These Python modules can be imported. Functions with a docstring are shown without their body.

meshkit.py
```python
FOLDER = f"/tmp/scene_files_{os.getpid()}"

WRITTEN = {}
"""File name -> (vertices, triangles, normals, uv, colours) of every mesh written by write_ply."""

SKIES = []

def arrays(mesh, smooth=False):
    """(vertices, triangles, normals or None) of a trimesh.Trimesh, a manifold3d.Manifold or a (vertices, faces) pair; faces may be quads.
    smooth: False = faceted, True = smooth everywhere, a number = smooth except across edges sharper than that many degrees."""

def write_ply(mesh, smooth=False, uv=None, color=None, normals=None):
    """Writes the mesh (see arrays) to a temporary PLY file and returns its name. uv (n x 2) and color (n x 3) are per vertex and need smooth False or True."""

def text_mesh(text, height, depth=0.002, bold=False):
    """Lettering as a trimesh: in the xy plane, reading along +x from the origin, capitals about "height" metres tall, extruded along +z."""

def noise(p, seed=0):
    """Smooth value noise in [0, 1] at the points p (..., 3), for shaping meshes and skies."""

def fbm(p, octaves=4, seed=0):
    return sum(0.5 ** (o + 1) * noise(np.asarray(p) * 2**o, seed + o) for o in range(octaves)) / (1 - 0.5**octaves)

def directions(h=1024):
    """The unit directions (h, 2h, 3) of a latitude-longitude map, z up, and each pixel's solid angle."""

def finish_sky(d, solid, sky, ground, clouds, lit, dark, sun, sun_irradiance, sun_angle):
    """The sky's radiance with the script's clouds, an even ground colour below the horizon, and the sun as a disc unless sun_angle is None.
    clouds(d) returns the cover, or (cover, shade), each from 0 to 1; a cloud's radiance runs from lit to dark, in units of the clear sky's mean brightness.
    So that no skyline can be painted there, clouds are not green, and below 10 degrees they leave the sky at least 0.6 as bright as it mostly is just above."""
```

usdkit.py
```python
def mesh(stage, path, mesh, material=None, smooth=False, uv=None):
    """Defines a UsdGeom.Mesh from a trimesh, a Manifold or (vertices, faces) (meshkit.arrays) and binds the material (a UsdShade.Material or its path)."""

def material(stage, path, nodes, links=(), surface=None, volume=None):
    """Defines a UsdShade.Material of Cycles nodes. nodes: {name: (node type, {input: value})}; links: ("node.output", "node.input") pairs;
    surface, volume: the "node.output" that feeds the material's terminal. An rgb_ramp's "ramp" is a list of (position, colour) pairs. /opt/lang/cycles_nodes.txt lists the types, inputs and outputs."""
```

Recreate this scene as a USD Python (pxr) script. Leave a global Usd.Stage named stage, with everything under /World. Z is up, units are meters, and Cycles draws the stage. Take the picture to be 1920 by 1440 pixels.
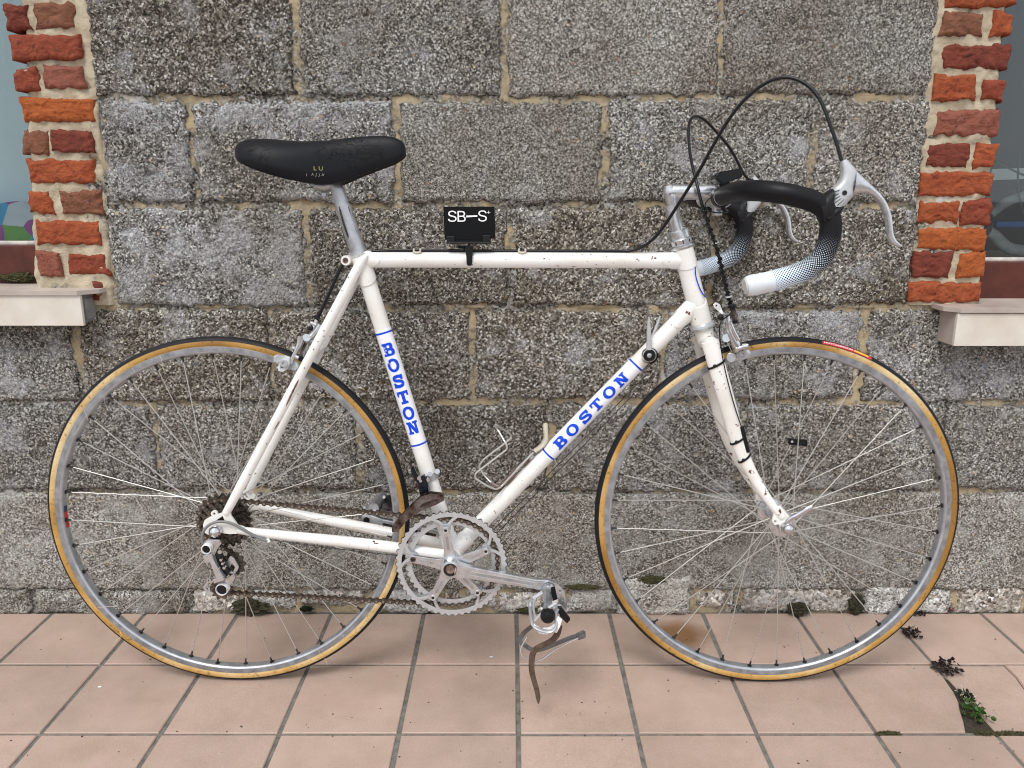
import math, numpy as np, trimesh, usdkit, meshkit
import shapely.geometry as sg
from shapely import affinity, ops
from scipy.interpolate import CubicSpline
from scipy.spatial import cKDTree
from pxr import Usd, UsdGeom, UsdLux, UsdShade, Gf, Sdf

stage = Usd.Stage.CreateInMemory()
UsdGeom.SetStageUpAxis(stage, 'Z'); UsdGeom.SetStageMetersPerUnit(stage, 1.0)
WORLD = UsdGeom.Xform.Define(stage, '/World'); stage.SetDefaultPrim(WORLD.GetPrim())
UsdGeom.Scope.Define(stage, '/World/Looks')

# ------------------------------------------------------------------ camera, sky, sun
CAM_H, PITCH, FPX = 0.9167, 0.2419, 1455.0
cam = UsdGeom.Camera.Define(stage, '/World/camera')
cam.AddTranslateOp().Set(Gf.Vec3d(0, 0, CAM_H)); cam.AddRotateXOp().Set(90 - math.degrees(PITCH))
cam.CreateHorizontalApertureAttr(36.0); cam.CreateVerticalApertureAttr(27.0)
cam.CreateFocalLengthAttr(FPX / 1920 * 36); cam.CreateFStopAttr(0.0)
cam.CreateExposureAttr(0.62)

SUN_DIR = np.array([-0.25, -0.62, 1.0]); SUN_DIR /= np.linalg.norm(SUN_DIR)
EL, ROT = math.asin(SUN_DIR[2]), math.atan2(SUN_DIR[0], SUN_DIR[1])
sky_mat = usdkit.material(stage, '/World/Looks/overcast_sky', {
    'sky': ('sky_texture', {'sky_type': 'single_scattering', 'sun_disc': False, 'sun_elevation': EL, 'sun_rotation': ROT, 'aerosol_density': 2.0}),
    'tc': ('texture_coordinate', {}),
    'n': ('noise_texture', {'scale': 2.2, 'detail': 5.0, 'roughness': 0.55}),
    'cl': ('rgb_ramp', {'ramp': [(0.25, (4.6, 4.8, 5.2)), (0.75, (7.4, 7.4, 7.5))]}),
    'mx': ('mix', {'fac': 0.82}),
    'bg': ('background_shader', {'strength': 0.12})},
    [('tc.generated', 'n.vector'), ('n.fac', 'cl.fac'), ('sky.color', 'mx.color1'), ('cl.color', 'mx.color2'), ('mx.color', 'bg.color')], surface='bg.background')
dome = UsdLux.DomeLight.Define(stage, '/World/sky')
UsdShade.MaterialBindingAPI.Apply(dome.GetPrim()).Bind(sky_mat)
dome.GetPrim().SetCustomDataByKey('kind', 'structure'); dome.GetPrim().SetCustomDataByKey('label', 'bright overcast sky')
sun = UsdLux.DistantLight.Define(stage, '/World/sun')
sun.CreateNormalizeAttr(True); sun.CreateIntensityAttr(0.38); sun.CreateAngleAttr(22.0); sun.CreateColorAttr(Gf.Vec3f(1.0, 0.98, 0.95))
az = math.degrees(math.atan2(SUN_DIR[1], SUN_DIR[0]))
sun.AddRotateZOp().Set(az - 90); sun.AddRotateXOp().Set(-(90 - math.degrees(EL)))
sun.GetPrim().SetCustomDataByKey('kind', 'structure')

# ------------------------------------------------------------------ picture -> place
CAM = np.array([0, 0, CAM_H]); cp, sp = math.cos(PITCH), math.sin(PITCH)
WALL = 1.574                       # distance of the wall face
def ray(px, py):
    u, v = px - 960.0, 720.0 - py
    return np.array([u, FPX * cp + v * sp, -FPX * sp + v * cp])
def at_y(px, py, Y=WALL):
    d = ray(px, py); return CAM + d * (Y / d[1])
def at_z(px, py, Z=0.0):
    d = ray(px, py); return CAM + d * ((Z - CAM_H) / d[2])

# the bicycle's own frame: x along it, z up in its plane, y away from the viewer; it leans on the wall
KL = 0.0431
EX = np.array([1, -0.0058, 0.0]); EX /= np.linalg.norm(EX)
EZ = np.array([0, KL, 1.0]); EZ -= EX * EX.dot(EZ); EZ /= np.linalg.norm(EZ)
EY = np.cross(EZ, EX); BO = np.array([0, 1.3241, 0.0])
RM = np.stack([EX, EY, EZ], 1)
def bl(px, py, c=0.0):
    """the point of the bicycle, c metres on the viewer's side of its middle plane"""
    d = ray(px, py); o = RM.T @ (CAM - BO); dl = RM.T @ d
    return o + dl * ((-c - o[1]) / dl[1])
def B(pts):
    return np.array([bl(*p) for p in pts])

# ------------------------------------------------------------------ prims
COUNT = {}
def uniq(parent, name):
    k = (parent, name); n = COUNT.get(k, 0); COUNT[k] = n + 1
    return f'{parent}/{name}' if n == 0 else f'{parent}/{name}_{n:03d}'
def tag(prim, label=None, cat=None, group=None, kind=None):
    for k, v in (('label', label), ('category', cat), ('group', group), ('kind', kind)):
        if v: prim.SetCustomDataByKey(k, v)
    return prim
def xform(name, parent='/World', loc=None, mat=None, **kw):
    p = uniq(parent, name); x = UsdGeom.Xform.Define(stage, p)
    if mat is not None: x.AddTransformOp().Set(mat)
    elif loc is not None: x.AddTranslateOp().Set(Gf.Vec3d(*map(float, loc)))
    tag(x.GetPrim(), **kw); return p
def mesh(parent, name, m, mat, smooth=30, uv=None, **kw):
    p = uniq(parent, name)
    if isinstance(m, list): m = trimesh.util.concatenate([tm(x) for x in m])
    if uv is not None: smooth = True
    usdkit.mesh(stage, p, m, mat, smooth=smooth, uv=uv)
    tag(stage.GetPrimAtPath(p), **kw); return p
def tm(m):
    if isinstance(m, trimesh.Trimesh): return m
    if hasattr(m, 'to_mesh'):
        q = m.to_mesh(); return trimesh.Trimesh(q.vert_properties[:, :3], q.tri_verts, process=False)
    v, f = np.asarray(m[0]), np.asarray(m[1])
    if f.shape[1] == 4: f = np.vstack([f[:, [0, 1, 2]], f[:, [0, 2, 3]]])
    return trimesh.Trimesh(v, f, process=False)

# ------------------------------------------------------------------ shapes
def spline(p, n=40, closed=False):
    p = np.asarray(p, float)
    t = np.r_[0, np.cumsum(np.linalg.norm(np.diff(p, axis=0), axis=1) ** 0.7 + 1e-9)]
    return CubicSpline(t, p, bc_type='periodic' if closed else 'natural')(np.linspace(0, t[-1], n))
def sweep(p, r, sides=12, caps=True, ry=None, up=None, uv=False):
    """tube along p; r, ry: radii along the two section axes (ry along 'up')"""
    p = np.asarray(p, float); n = len(p)
    t = np.gradient(p, axis=0); t /= np.linalg.norm(t, axis=1, keepdims=True) + 1e-12
    a = np.zeros_like(p)
    if up is not None:
        b = np.broadcast_to(np.asarray(up, float), p.shape); b = b - t * (b * t).sum(1, keepdims=True)
        b = b / np.linalg.norm(b, axis=1, keepdims=True); a = np.cross(b, t)
    else:
        a0 = np.cross(t[0], [0, 1, 0.0])
        if np.linalg.norm(a0) < 0.2: a0 = np.cross(t[0], [1, 0, 0.0])
        for i in range(n):
            a0 = a0 - t[i] * a0.dot(t[i]); a0 /= np.linalg.norm(a0); a[i] = a0
        b = np.cross(t, a)
    r = np.broadcast_to(np.asarray(r, float), (n,)); ry = r if ry is None else np.broadcast_to(np.asarray(ry, float), (n,))
    k = sides + 1 if uv else sides
    th = np.arange(k) * 2 * np.pi / sides
    v = p[:, None] + (r[:, None] * np.cos(th))[..., None] * a[:, None] + (ry[:, None] * np.sin(th))[..., None] * b[:, None]
    i, j = np.meshgrid(np.arange(n - 1), np.arange(sides), indexing='ij')
    j2 = j + 1 if uv else (j + 1) % sides
    q = np.stack([i * k + j, i * k + j2, (i + 1) * k + j2, (i + 1) * k + j], -1).reshape(-1, 4)
    f = np.vstack([q[:, [0, 1, 2]], q[:, [0, 2, 3]]]); V = v.reshape(-1, 3)
    if uv:
        L = np.r_[0, np.cumsum(np.linalg.norm(np.diff(p, axis=0), axis=1))]
        st = np.stack([np.repeat(L, k), np.tile(th / (2 * np.pi), n)], 1)
        return trimesh.Trimesh(V, f, process=False), st
    if caps:
        m = len(V); V = np.vstack([V, p[0], p[-1]])
        jj = np.arange(sides); e = (n - 1) * sides
        f = np.vstack([f, np.stack([np.full(sides, m), (jj + 1) % sides, jj], 1), np.stack([np.full(sides, m + 1), e + jj, e + (jj + 1) % sides], 1)])
    return trimesh.Trimesh(V, f, process=False)
def rod(a, b, r, sides=12, r2=None):
    a, b = np.asarray(a, float), np.asarray(b, float)
    return sweep(np.array([a, b]), [r, r if r2 is None else r2], sides)
def lathe(profile, origin, axis=(0, -1, 0), sides=28):
    """profile [(radius, along)], revolved round the axis"""
    ax = np.asarray(axis, float); ax /= np.linalg.norm(ax)
    e1 = np.cross(ax, [0, 0, 1.0] if abs(ax[2]) < .9 else [1.0, 0, 0]); e1 /= np.linalg.norm(e1); e2 = np.cross(ax, e1)
    pr = np.asarray(profile, float); n = len(pr); th = np.arange(sides) * 2 * np.pi / sides
    v = np.asarray(origin)[None, None] + pr[:, None, 1:2] * ax + (pr[:, None, 0] * np.cos(th))[..., None] * e1 + (pr[:, None, 0] * np.sin(th))[..., None] * e2
    i, j = np.meshgrid(np.arange(n - 1), np.arange(sides), indexing='ij'); j2 = (j + 1) % sides
    q = np.stack([i * sides + j, i * sides + j2, (i + 1) * sides + j2, (i + 1) * sides + j], -1).reshape(-1, 4)
    f = np.vstack([q[:, [0, 1, 2]], q[:, [0, 2, 3]]])
    a = v.reshape(-1, 3)[f]; ok = np.linalg.norm(np.cross(a[:, 1] - a[:, 0], a[:, 2] - a[:, 0]), axis=1) > 1e-14
    return trimesh.Trimesh(v.reshape(-1, 3), f[ok], process=False)
def disc(px, py, c, r, t, sides=24):
    o = bl(px, py, c)
    return lathe([(0, -t / 2), (r * .92, -t / 2), (r, -t * .3), (r, t * .3), (r * .92, t / 2), (0, t / 2)], o, sides=sides)
def ringd(px, py, c, r1, r0, t, sides=28):
    return lathe([(r0, -t / 2), (r1, -t / 2), (r1, t * .35), (r1 * .93, t / 2), (r0 * 1.05, t / 2), (r0, t * .3), (r0, -t / 2)], bl(px, py, c), sides=sides)
def plate(shape, c, t, bev=0.0004):
    """shape in the bicycle's (x, z), t thick, centred c on the viewer's side"""
    out = []
    for g in getattr(shape, 'geoms', [shape]):
        if g.is_empty or g.geom_type != 'Polygon': continue
        for s, th in ((g, t - 2 * bev), (g.buffer(-bev), t)):
            for h in getattr(s, 'geoms', [s]):
                if h.is_empty: continue
                m = trimesh.creation.extrude_polygon(h, th, engine='earcut'); v = m.vertices
                m.vertices = np.stack([v[:, 0], -(c - th / 2 + v[:, 2]), v[:, 1]], 1); out.append(m)
    return trimesh.util.concatenate(out)
def pp(pts, c, rnd=0.0):
    """polygon from picture points at depth c"""
    q = B([(x, y, c) for x, y in pts])[:, [0, 2]]
    g = sg.Polygon(q).buffer(0)
    return g.buffer(-rnd).buffer(2 * rnd).buffer(-rnd) if rnd else g
def pairs_loft(pairs, c, th, sides=14, power=2.0, n=None):
    """a blade or body between two picture edges; th: half thicknesses"""
    o = B([(a, b, c) for (a, b), _ in pairs]); i = B([(a, b, c) for _, (a, b) in pairs]); th = np.broadcast_to(np.asarray(th, float), (len(o),))
    if n: o, i = spline(o, n), spline(i, n); th = np.interp(np.linspace(0, 1, n), np.linspace(0, 1, len(th)), th)
    a = np.arange(sides) * 2 * np.pi / sides; C, S = np.cos(a), np.sin(a)
    C = np.sign(C) * np.abs(C) ** (2 / power); S = np.sign(S) * np.abs(S) ** (2 / power)
    m = (o + i) / 2; h = (o - i) / 2
    v = m[:, None] + C[None, :, None] * h[:, None] + (S[None] * th[:, None])[..., None] * np.array([0, -1.0, 0])
    k = len(m); ii, j = np.meshgrid(np.arange(k - 1), np.arange(sides), indexing='ij'); j2 = (j + 1) % sides
    q = np.stack([ii * sides + j, ii * sides + j2, (ii + 1) * sides + j2, (ii + 1) * sides + j], -1).reshape(-1, 4)
    f = np.vstack([q[:, [0, 1, 2]], q[:, [0, 2, 3]]]); V = np.vstack([v.reshape(-1, 3), m[0], m[-1]]); M_ = k * sides; jj = np.arange(sides)
    f = np.vstack([f, np.stack([np.full(sides, M_), (jj + 1) % sides, jj], 1), np.stack([np.full(sides, M_ + 1), (k - 1) * sides + jj, (k - 1) * sides + (jj + 1) % sides], 1)])
    t = trimesh.Trimesh(V, f, process=False)
    if t.volume < 0: t.invert()
    return t
def mirror(m, shift=0.092):
    """the same piece on the far side; the bars are turned a little"""
    m = m.copy(); v = m.vertices.copy(); v[:, 0] -= shift * np.abs(v[:, 1]); v[:, 1] *= -1
    return trimesh.Trimesh(v, m.faces[:, ::-1], process=False)
def rbox(x0, x1, y0, y1, z0, z1, r=0.002):
    import manifold3d as mf
    s = mf.Manifold.sphere(r, 8)
    return tm(mf.Manifold.batch_hull([s.translate((x, y, z)) for x in (x0 + r, x1 - r) for y in (y0 + r, y1 - r) for z in (z0 + r, z1 - r)]))
def disk2(x, z, r, n=16): return sg.Point(x, z).buffer(r, n)

# ------------------------------------------------------------------ materials
LK = '/World/Looks/'
MAT = {}
def simple(name, col, rough=0.5, metal=0.0, var=0.0, vscale=40, bump=0.0, bscale=200, coat=0.0, spec=0.5, col2=None, extra=None):
    nodes = {'p': ('principled_bsdf', {'base_color': col, 'roughness': rough, 'metallic': metal, 'coat_weight': coat, 'specular_ior_level': spec, **(extra or {})}), 'g': ('geometry', {})}
    links = []
    if var or col2 is not None:
        c2 = col2 if col2 is not None else tuple(min(1, x * (1 + var)) for x in col)
        c1 = col if col2 is not None else tuple(x * (1 - var) for x in col)
        nodes['n'] = ('noise_texture', {'scale': vscale, 'detail': 4.0, 'roughness': .6}); nodes['r'] = ('rgb_ramp', {'ramp': [(.32, c1), (.68, c2)]})
        links += [('g.position', 'n.vector'), ('n.fac', 'r.fac'), ('r.color', 'p.base_color')]
        nodes['rr'] = ('map_range', {'from_min': .3, 'from_max': .7, 'to_min': max(.02, rough * .8), 'to_max': min(1, rough * 1.25), 'clamp': True})
        links += [('n.fac', 'rr.value'), ('rr.result', 'p.roughness')]
    if bump:
        nodes['b'] = ('noise_texture', {'scale': bscale, 'detail': 3.0}); nodes['bb'] = ('bump', {'strength': 1.0, 'distance': bump})
        links += [('g.position', 'b.vector'), ('b.fac', 'bb.height'), ('bb.normal', 'p.normal')]
    MAT[name] = usdkit.material(stage, LK + name, nodes, links, surface='p.BSDF'); return MAT[name]

alu = simple('aluminium', (.60, .61, .63), .26, .92, .10, 60, .00015, 500)
chrome = simple('chrome', (.62, .63, .65), .16, 1.0, .10, 90)
satin = simple('satin_alloy', (.52, .53, .54), .34, .5, .05, 45)
clipm = simple('clip_steel', (.10, .10, .10), .5, .5, col2=(.20, .195, .19), vscale=80)
greyalu = simple('dull_alloy', (.44, .45, .47), .40, .9, .18, 70, .0002, 300)
rimalu = simple('rim_alloy', (.46, .48, .51), .34, .85, .16, 30, .0001, 300)
rimtrack = simple('worn_rim_side', (.20, .205, .215), .42, .55, col2=(.36, .37, .39), vscale=55, bump=.0002, bscale=200)
steel = simple('spoke_steel', (.60, .59, .56), .34, .9)
darksteel = simple('dark_steel', (.06, .058, .055), .40, 0.9, .4, 120)
grease = simple('greasy_steel', (.035, .030, .026), .34, .8, col2=(.22, .19, .155), vscale=230)
chainm = simple('rusty_chain', (.045, .034, .027), .42, .6, col2=(.15, .115, .09), vscale=240)
rust = simple('rusted_steel', (.09, .03, .015), .7, .2, col2=(.26, .20, .17), vscale=120)
rustchrome = simple('rust_spotted_chrome', (.035, .012, .007), .3, .75, col2=(.22, .19, .175), vscale=60)
blackp = simple('black_plastic', (.005, .005, .006), .38, 0, .3, 60, spec=.3)
blackm = simple('black_housing', (.004, .004, .005), .30, spec=.35)
rubber = simple('black_rubber', (.006, .006, .0065), .50, 0, .3, 80, .0003, 250, spec=.28)
tyreb = simple('tyre_tread', (.0065, .007, .009), .60, 0, .35, 40, .0003, 400, spec=.3)
blackcut = simple('sign_black', (.004, .0045, .005), .5, spec=.15)
whitep = simple('white_print', (.80, .80, .80), .5)
capwhite = simple('yellowed_plastic', (.52, .48, .38), .45, 0, .1, 60)
leather = simple('worn_leather', (.055, .032, .020), .75, 0, col2=(.13, .085, .06), vscale=90, bump=.0006, bscale=300)
bluep = simple('blue_print', (.004, .060, .62), .4, 0, .08, 300, spec=.25)
redp = simple('red_print', (.55, .02, .03), .45)
yellowp = simple('yellow_print', (.75, .50, .05), .5)
navy = simple('navy_print', (.02, .03, .08), .45)
brownpaint = simple('brown_paint', (.090, .027, .020), .5, 0, .2, 30, .0002, 120, spec=.25)
sillm = simple('sill_tile', (.58, .52, .44), .45, 0, col2=(.68, .64, .57), vscale=14, bump=.0002, bscale=200)
sillt = simple('sill_slab', (.34, .28, .24), .5, 0, col2=(.47, .41, .36), vscale=10)
cement = simple('grey_cement', (.16, .16, .155), .9, 0, col2=(.26, .26, .25), vscale=50, bump=.0015, bscale=120)
grout = simple('grout', (.10, .095, .085), .95, 0, col2=(.20, .19, .17), vscale=60, bump=.001, bscale=200)
asphalt = simple('paved_ground', (.20, .17, .15), .9, 0, .2, 20, .002, 90)
moss = simple('moss_dark', (.018, .022, .008), .95, 0, col2=(.05, .04, .02), vscale=120)
moss2 = simple('moss_olive', (.035, .04, .010), .95, 0, col2=(.09, .075, .03), vscale=140)
weedred = simple('weed_red', (.045, .018, .016), .7, 0, col2=(.10, .035, .032), vscale=200)
weedpink = simple('weed_pink', (.28, .05, .07), .7, 0, .3, 200)
straw = simple('thread', (.62, .56, .42), .8)
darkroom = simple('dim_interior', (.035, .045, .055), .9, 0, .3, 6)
blindm = simple('pale_blind', (.66, .80, .84), .8, 0, .06, 5)
paperm = simple('paper', (.62, .66, .64), .8)
greytube = simple('grey_tape', (.30, .31, .31), .6, 0, .3, 40)
tealm = simple('teal_cord', (.03, .10, .09), .5)
def leafmat(name, col, col2):
    MAT[name] = usdkit.material(stage, LK + name, {
        'oi': ('geometry', {}), 'r': ('rgb_ramp', {'ramp': [(0, col), (1, col2)]}),
        'd': ('principled_bsdf', {'roughness': .45}), 't': ('translucent_bsdf', {}), 'm': ('mix_closure', {'fac': .25})},
        [('oi.random_per_island', 'r.fac'), ('r.color', 'd.base_color'), ('r.color', 't.color'), ('d.BSDF', 'm.closure1'), ('t.BSDF', 'm.closure2')], surface='m.closure')
    return MAT[name]
leafg = leafmat('leaf_green', (.03, .09, .012), (.12, .30, .03))
leafd = leafmat('leaf_dark', (.012, .02, .006), (.05, .05, .015))
leafr = leafmat('leaf_maroon', (.02, .010, .010), (.075, .024, .022))
leafp = leafmat('leaf_pink', (.16, .03, .04), (.38, .09, .11))

# white frame paint with chips and grime
def paintmat(name, col, dirt, chips=.675, rustc=(.10, .025, .012)):
    MAT[name] = usdkit.material(stage, LK + name, {
        'g': ('geometry', {}),
        'n1': ('noise_texture', {'scale': 9., 'detail': 5., 'roughness': .6}), 'r1': ('rgb_ramp', {'ramp': [(.35, dirt), (.6, col)]}),
        'n2': ('noise_texture', {'scale': 75., 'detail': 4., 'roughness': .6}), 'r2': ('rgb_ramp', {'ramp': [(chips, (0, 0, 0)), (chips + .025, (1, 1, 1))]}),
        'n3': ('noise_texture', {'scale': 260., 'detail': 2.}), 'r3': ('rgb_ramp', {'ramp': [(.70, (0, 0, 0)), (.76, (1, 1, 1))]}),
        'n4': ('noise_texture', {'scale': 6., 'detail': 1.}), 'r4': ('rgb_ramp', {'ramp': [(.5, (0, 0, 0)), (.64, (1, 1, 1))]}),
        'm3': ('math', {'math_type': 'multiply'}), 'mx': ('math', {'math_type': 'maximum'}),
        'm': ('mix', {'color2': rustc}),
        'b': ('bump', {'invert': True, 'strength': .6, 'distance': .0004}),
        'p': ('principled_bsdf', {'roughness': .30, 'coat_weight': .35, 'coat_roughness': .12})},
        [('g.position', 'n1.vector'), ('g.position', 'n2.vector'), ('g.position', 'n3.vector'), ('g.position', 'n4.vector'), ('n1.fac', 'r1.fac'), ('n2.fac', 'r2.fac'), ('n3.fac', 'r3.fac'), ('n4.fac', 'r4.fac'),
         ('r3.color', 'm3.value1'), ('r4.color', 'm3.value2'), ('m3.value', 'mx.value1'), ('r2.color', 'mx.value2'), ('mx.value', 'm.fac'), ('r1.color', 'm.color1'), ('m.color', 'p.base_color'), ('mx.value', 'b.height'), ('b.normal', 'p.normal')], surface='p.BSDF')
    return MAT[name]
paint = paintmat('frame_paint', (.83, .825, .80), (.72, .70, .65))
forkpaint = paintmat('fork_paint', (.82, .81, .77), (.68, .65, .58), .64)
wrapwhite = simple('decal_white', (.82, .82, .86), .28, 0, .02, 20, coat=.3)

# tan sidewall
MAT['sidewall'] = usdkit.material(stage, LK + 'tan_sidewall', {
    'g': ('geometry', {}), 'n1': ('noise_texture', {'scale': 5., 'detail': 4.}), 'n2': ('noise_texture', {'scale': 160., 'detail': 3., 'roughness': .7}),
    'r1': ('rgb_ramp', {'ramp': [(.36, (.27, .135, .024)), (.52, (.47, .265, .065)), (.66, (.68, .54, .30))]}), 'r2': ('rgb_ramp', {'ramp': [(.28, (.35, .28, .22)), (.44, (1, 1, 1))]}),
    'm': ('mix', {'mix_type': 'multiply', 'fac': 1.0}), 'b': ('bump', {'distance': .0004, 'strength': .7}), 'p': ('principled_bsdf', {'roughness': .55})},
    [('g.position', 'n1.vector'), ('g.position', 'n2.vector'), ('n1.fac', 'r1.fac'), ('n2.fac', 'r2.fac'), ('r1.color', 'm.color1'), ('r2.color', 'm.color2'), ('m.color', 'p.base_color'), ('n2.fac', 'b.height'), ('b.normal', 'p.normal')], surface='p.BSDF')
# saddle: cracked black cover
saddlem = usdkit.material(stage, LK + 'saddle_cover', {
    'g': ('geometry', {}), 'mp': ('mapping', {'scale': (1, 1, 2.2)}), 'v': ('voronoi_texture', {'feature': 'distance_to_edge', 'scale': 55.}), 'n': ('noise_texture', {'scale': 30., 'detail': 4.}), 'nb': ('noise_texture', {'scale': 14., 'detail': 2.}),
    'mn': ('mix', {'mix_type': 'linear_light', 'fac': .06}),
    'r': ('rgb_ramp', {'ramp': [(0, (0, 0, 0)), (.03, (1, 1, 1))]}), 'rn': ('rgb_ramp', {'ramp': [(.50, (1, 1, 1)), (.58, (0, 0, 0))]}), 'mx': ('math', {'math_type': 'maximum'}),
    'c': ('mix', {'color1': (.0015, .0015, .0015), 'color2': (.005, .0055, .0075)}), 'f': ('noise_texture', {'scale': 400., 'detail': 2.}), 'ad': ('math', {'math_type': 'multiply_add', 'value2': .06}),
    'b': ('bump', {'distance': .001, 'strength': .8}), 'p': ('principled_bsdf', {'roughness': .50, 'specular_ior_level': .22})},
    [('g.position', 'mp.vector'), ('g.position', 'n.vector'), ('g.position', 'nb.vector'), ('g.position', 'f.vector'), ('mp.vector', 'mn.color1'), ('n.color', 'mn.color2'), ('mn.color', 'v.vector'), ('v.distance', 'r.fac'), ('nb.fac', 'rn.fac'), ('r.color', 'mx.value1'), ('rn.color', 'mx.value2'),
     ('mx.value', 'c.fac'), ('c.color', 'p.base_color'), ('f.fac', 'ad.value1'), ('mx.value', 'ad.value3'), ('ad.value', 'b.height'), ('b.normal', 'p.normal')], surface='p.BSDF')
# bar tape, wrapped in overlapping turns
def tapemat(name, dots):
    nodes = {'uv': ('uvmap', {'attribute': 'st'}), 's': ('separate_xyz', {}),
             'w': ('math', {'math_type': 'multiply_add', 'value2': 62., 'value3': 0.}), 'w2': ('math', {'math_type': 'add'}), 'fr': ('math', {'math_type': 'fraction'}),
             'b': ('bump', {'distance': .0022, 'strength': .8}), 'p': ('principled_bsdf', {'roughness': .46, 'base_color': (.004, .004, .005), 'specular_ior_level': .22})}
    links = [('uv.UV', 's.vector'), ('s.x', 'w.value1'), ('w.value', 'w2.value1'), ('s.y', 'w2.value2'), ('w2.value', 'fr.value1')]
    if not dots:
        links += [('fr.value', 'b.height'), ('b.normal', 'p.normal')]
    else:
        nodes.update({
            'a': ('math', {'math_type': 'multiply', 'value2': 2 * math.pi / .0046}), 'c': ('math', {'math_type': 'multiply', 'value2': 2 * math.pi * 22}),
            'p1': ('math', {'math_type': 'add'}), 'p2': ('math', {'math_type': 'subtract'}), 's1': ('math', {'math_type': 'sine'}), 's2': ('math', {'math_type': 'sine'}), 'mu': ('math', {'math_type': 'multiply'}),
            'sw': ('math', {'math_type': 'add'}),
            'gr': ('map_range', {'from_min': .0, 'from_max': .15, 'to_min': -1.05, 'to_max': 1.0, 'clamp': True}),
            'ad': ('math', {'math_type': 'add'}), 'r': ('rgb_ramp', {'ramp': [(0, (.006, .006, .008)), (.15, (.006, .006, .008)), (.3, (.60, .70, .80)), (1, (.62, .72, .82))]}),
            'n': ('noise_texture', {'scale': 24., 'detail': 4.}), 'g': ('geometry', {}), 'rn': ('rgb_ramp', {'ramp': [(.60, (1, 1, 1)), (.74, (.62, .48, .33))]}), 'm': ('mix', {'mix_type': 'multiply', 'fac': 1.})})
        links += [('s.x', 'a.value1'), ('s.y', 'c.value1'), ('a.value', 'p1.value1'), ('c.value', 'p1.value2'), ('a.value', 'p2.value1'), ('c.value', 'p2.value2'), ('p1.value', 's1.value1'), ('p2.value', 's2.value1'),
                  ('s1.value', 'sw.value1'), ('s2.value', 'sw.value2'), ('sw.value', 'mu.value1'), ('s.x', 'gr.value'), ('mu.value', 'ad.value1'), ('gr.result', 'ad.value2'), ('ad.value', 'r.fac'),
                  ('g.position', 'n.vector'), ('n.fac', 'rn.fac'), ('r.color', 'm.color1'), ('rn.color', 'm.color2'), ('m.color', 'p.base_color')]
    MAT[name] = usdkit.material(stage, LK + name, nodes, links, surface='p.BSDF'); return MAT[name]
tapeb, taped = tapemat('black_bar_tape', False), tapemat('dotted_bar_tape', True)

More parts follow.
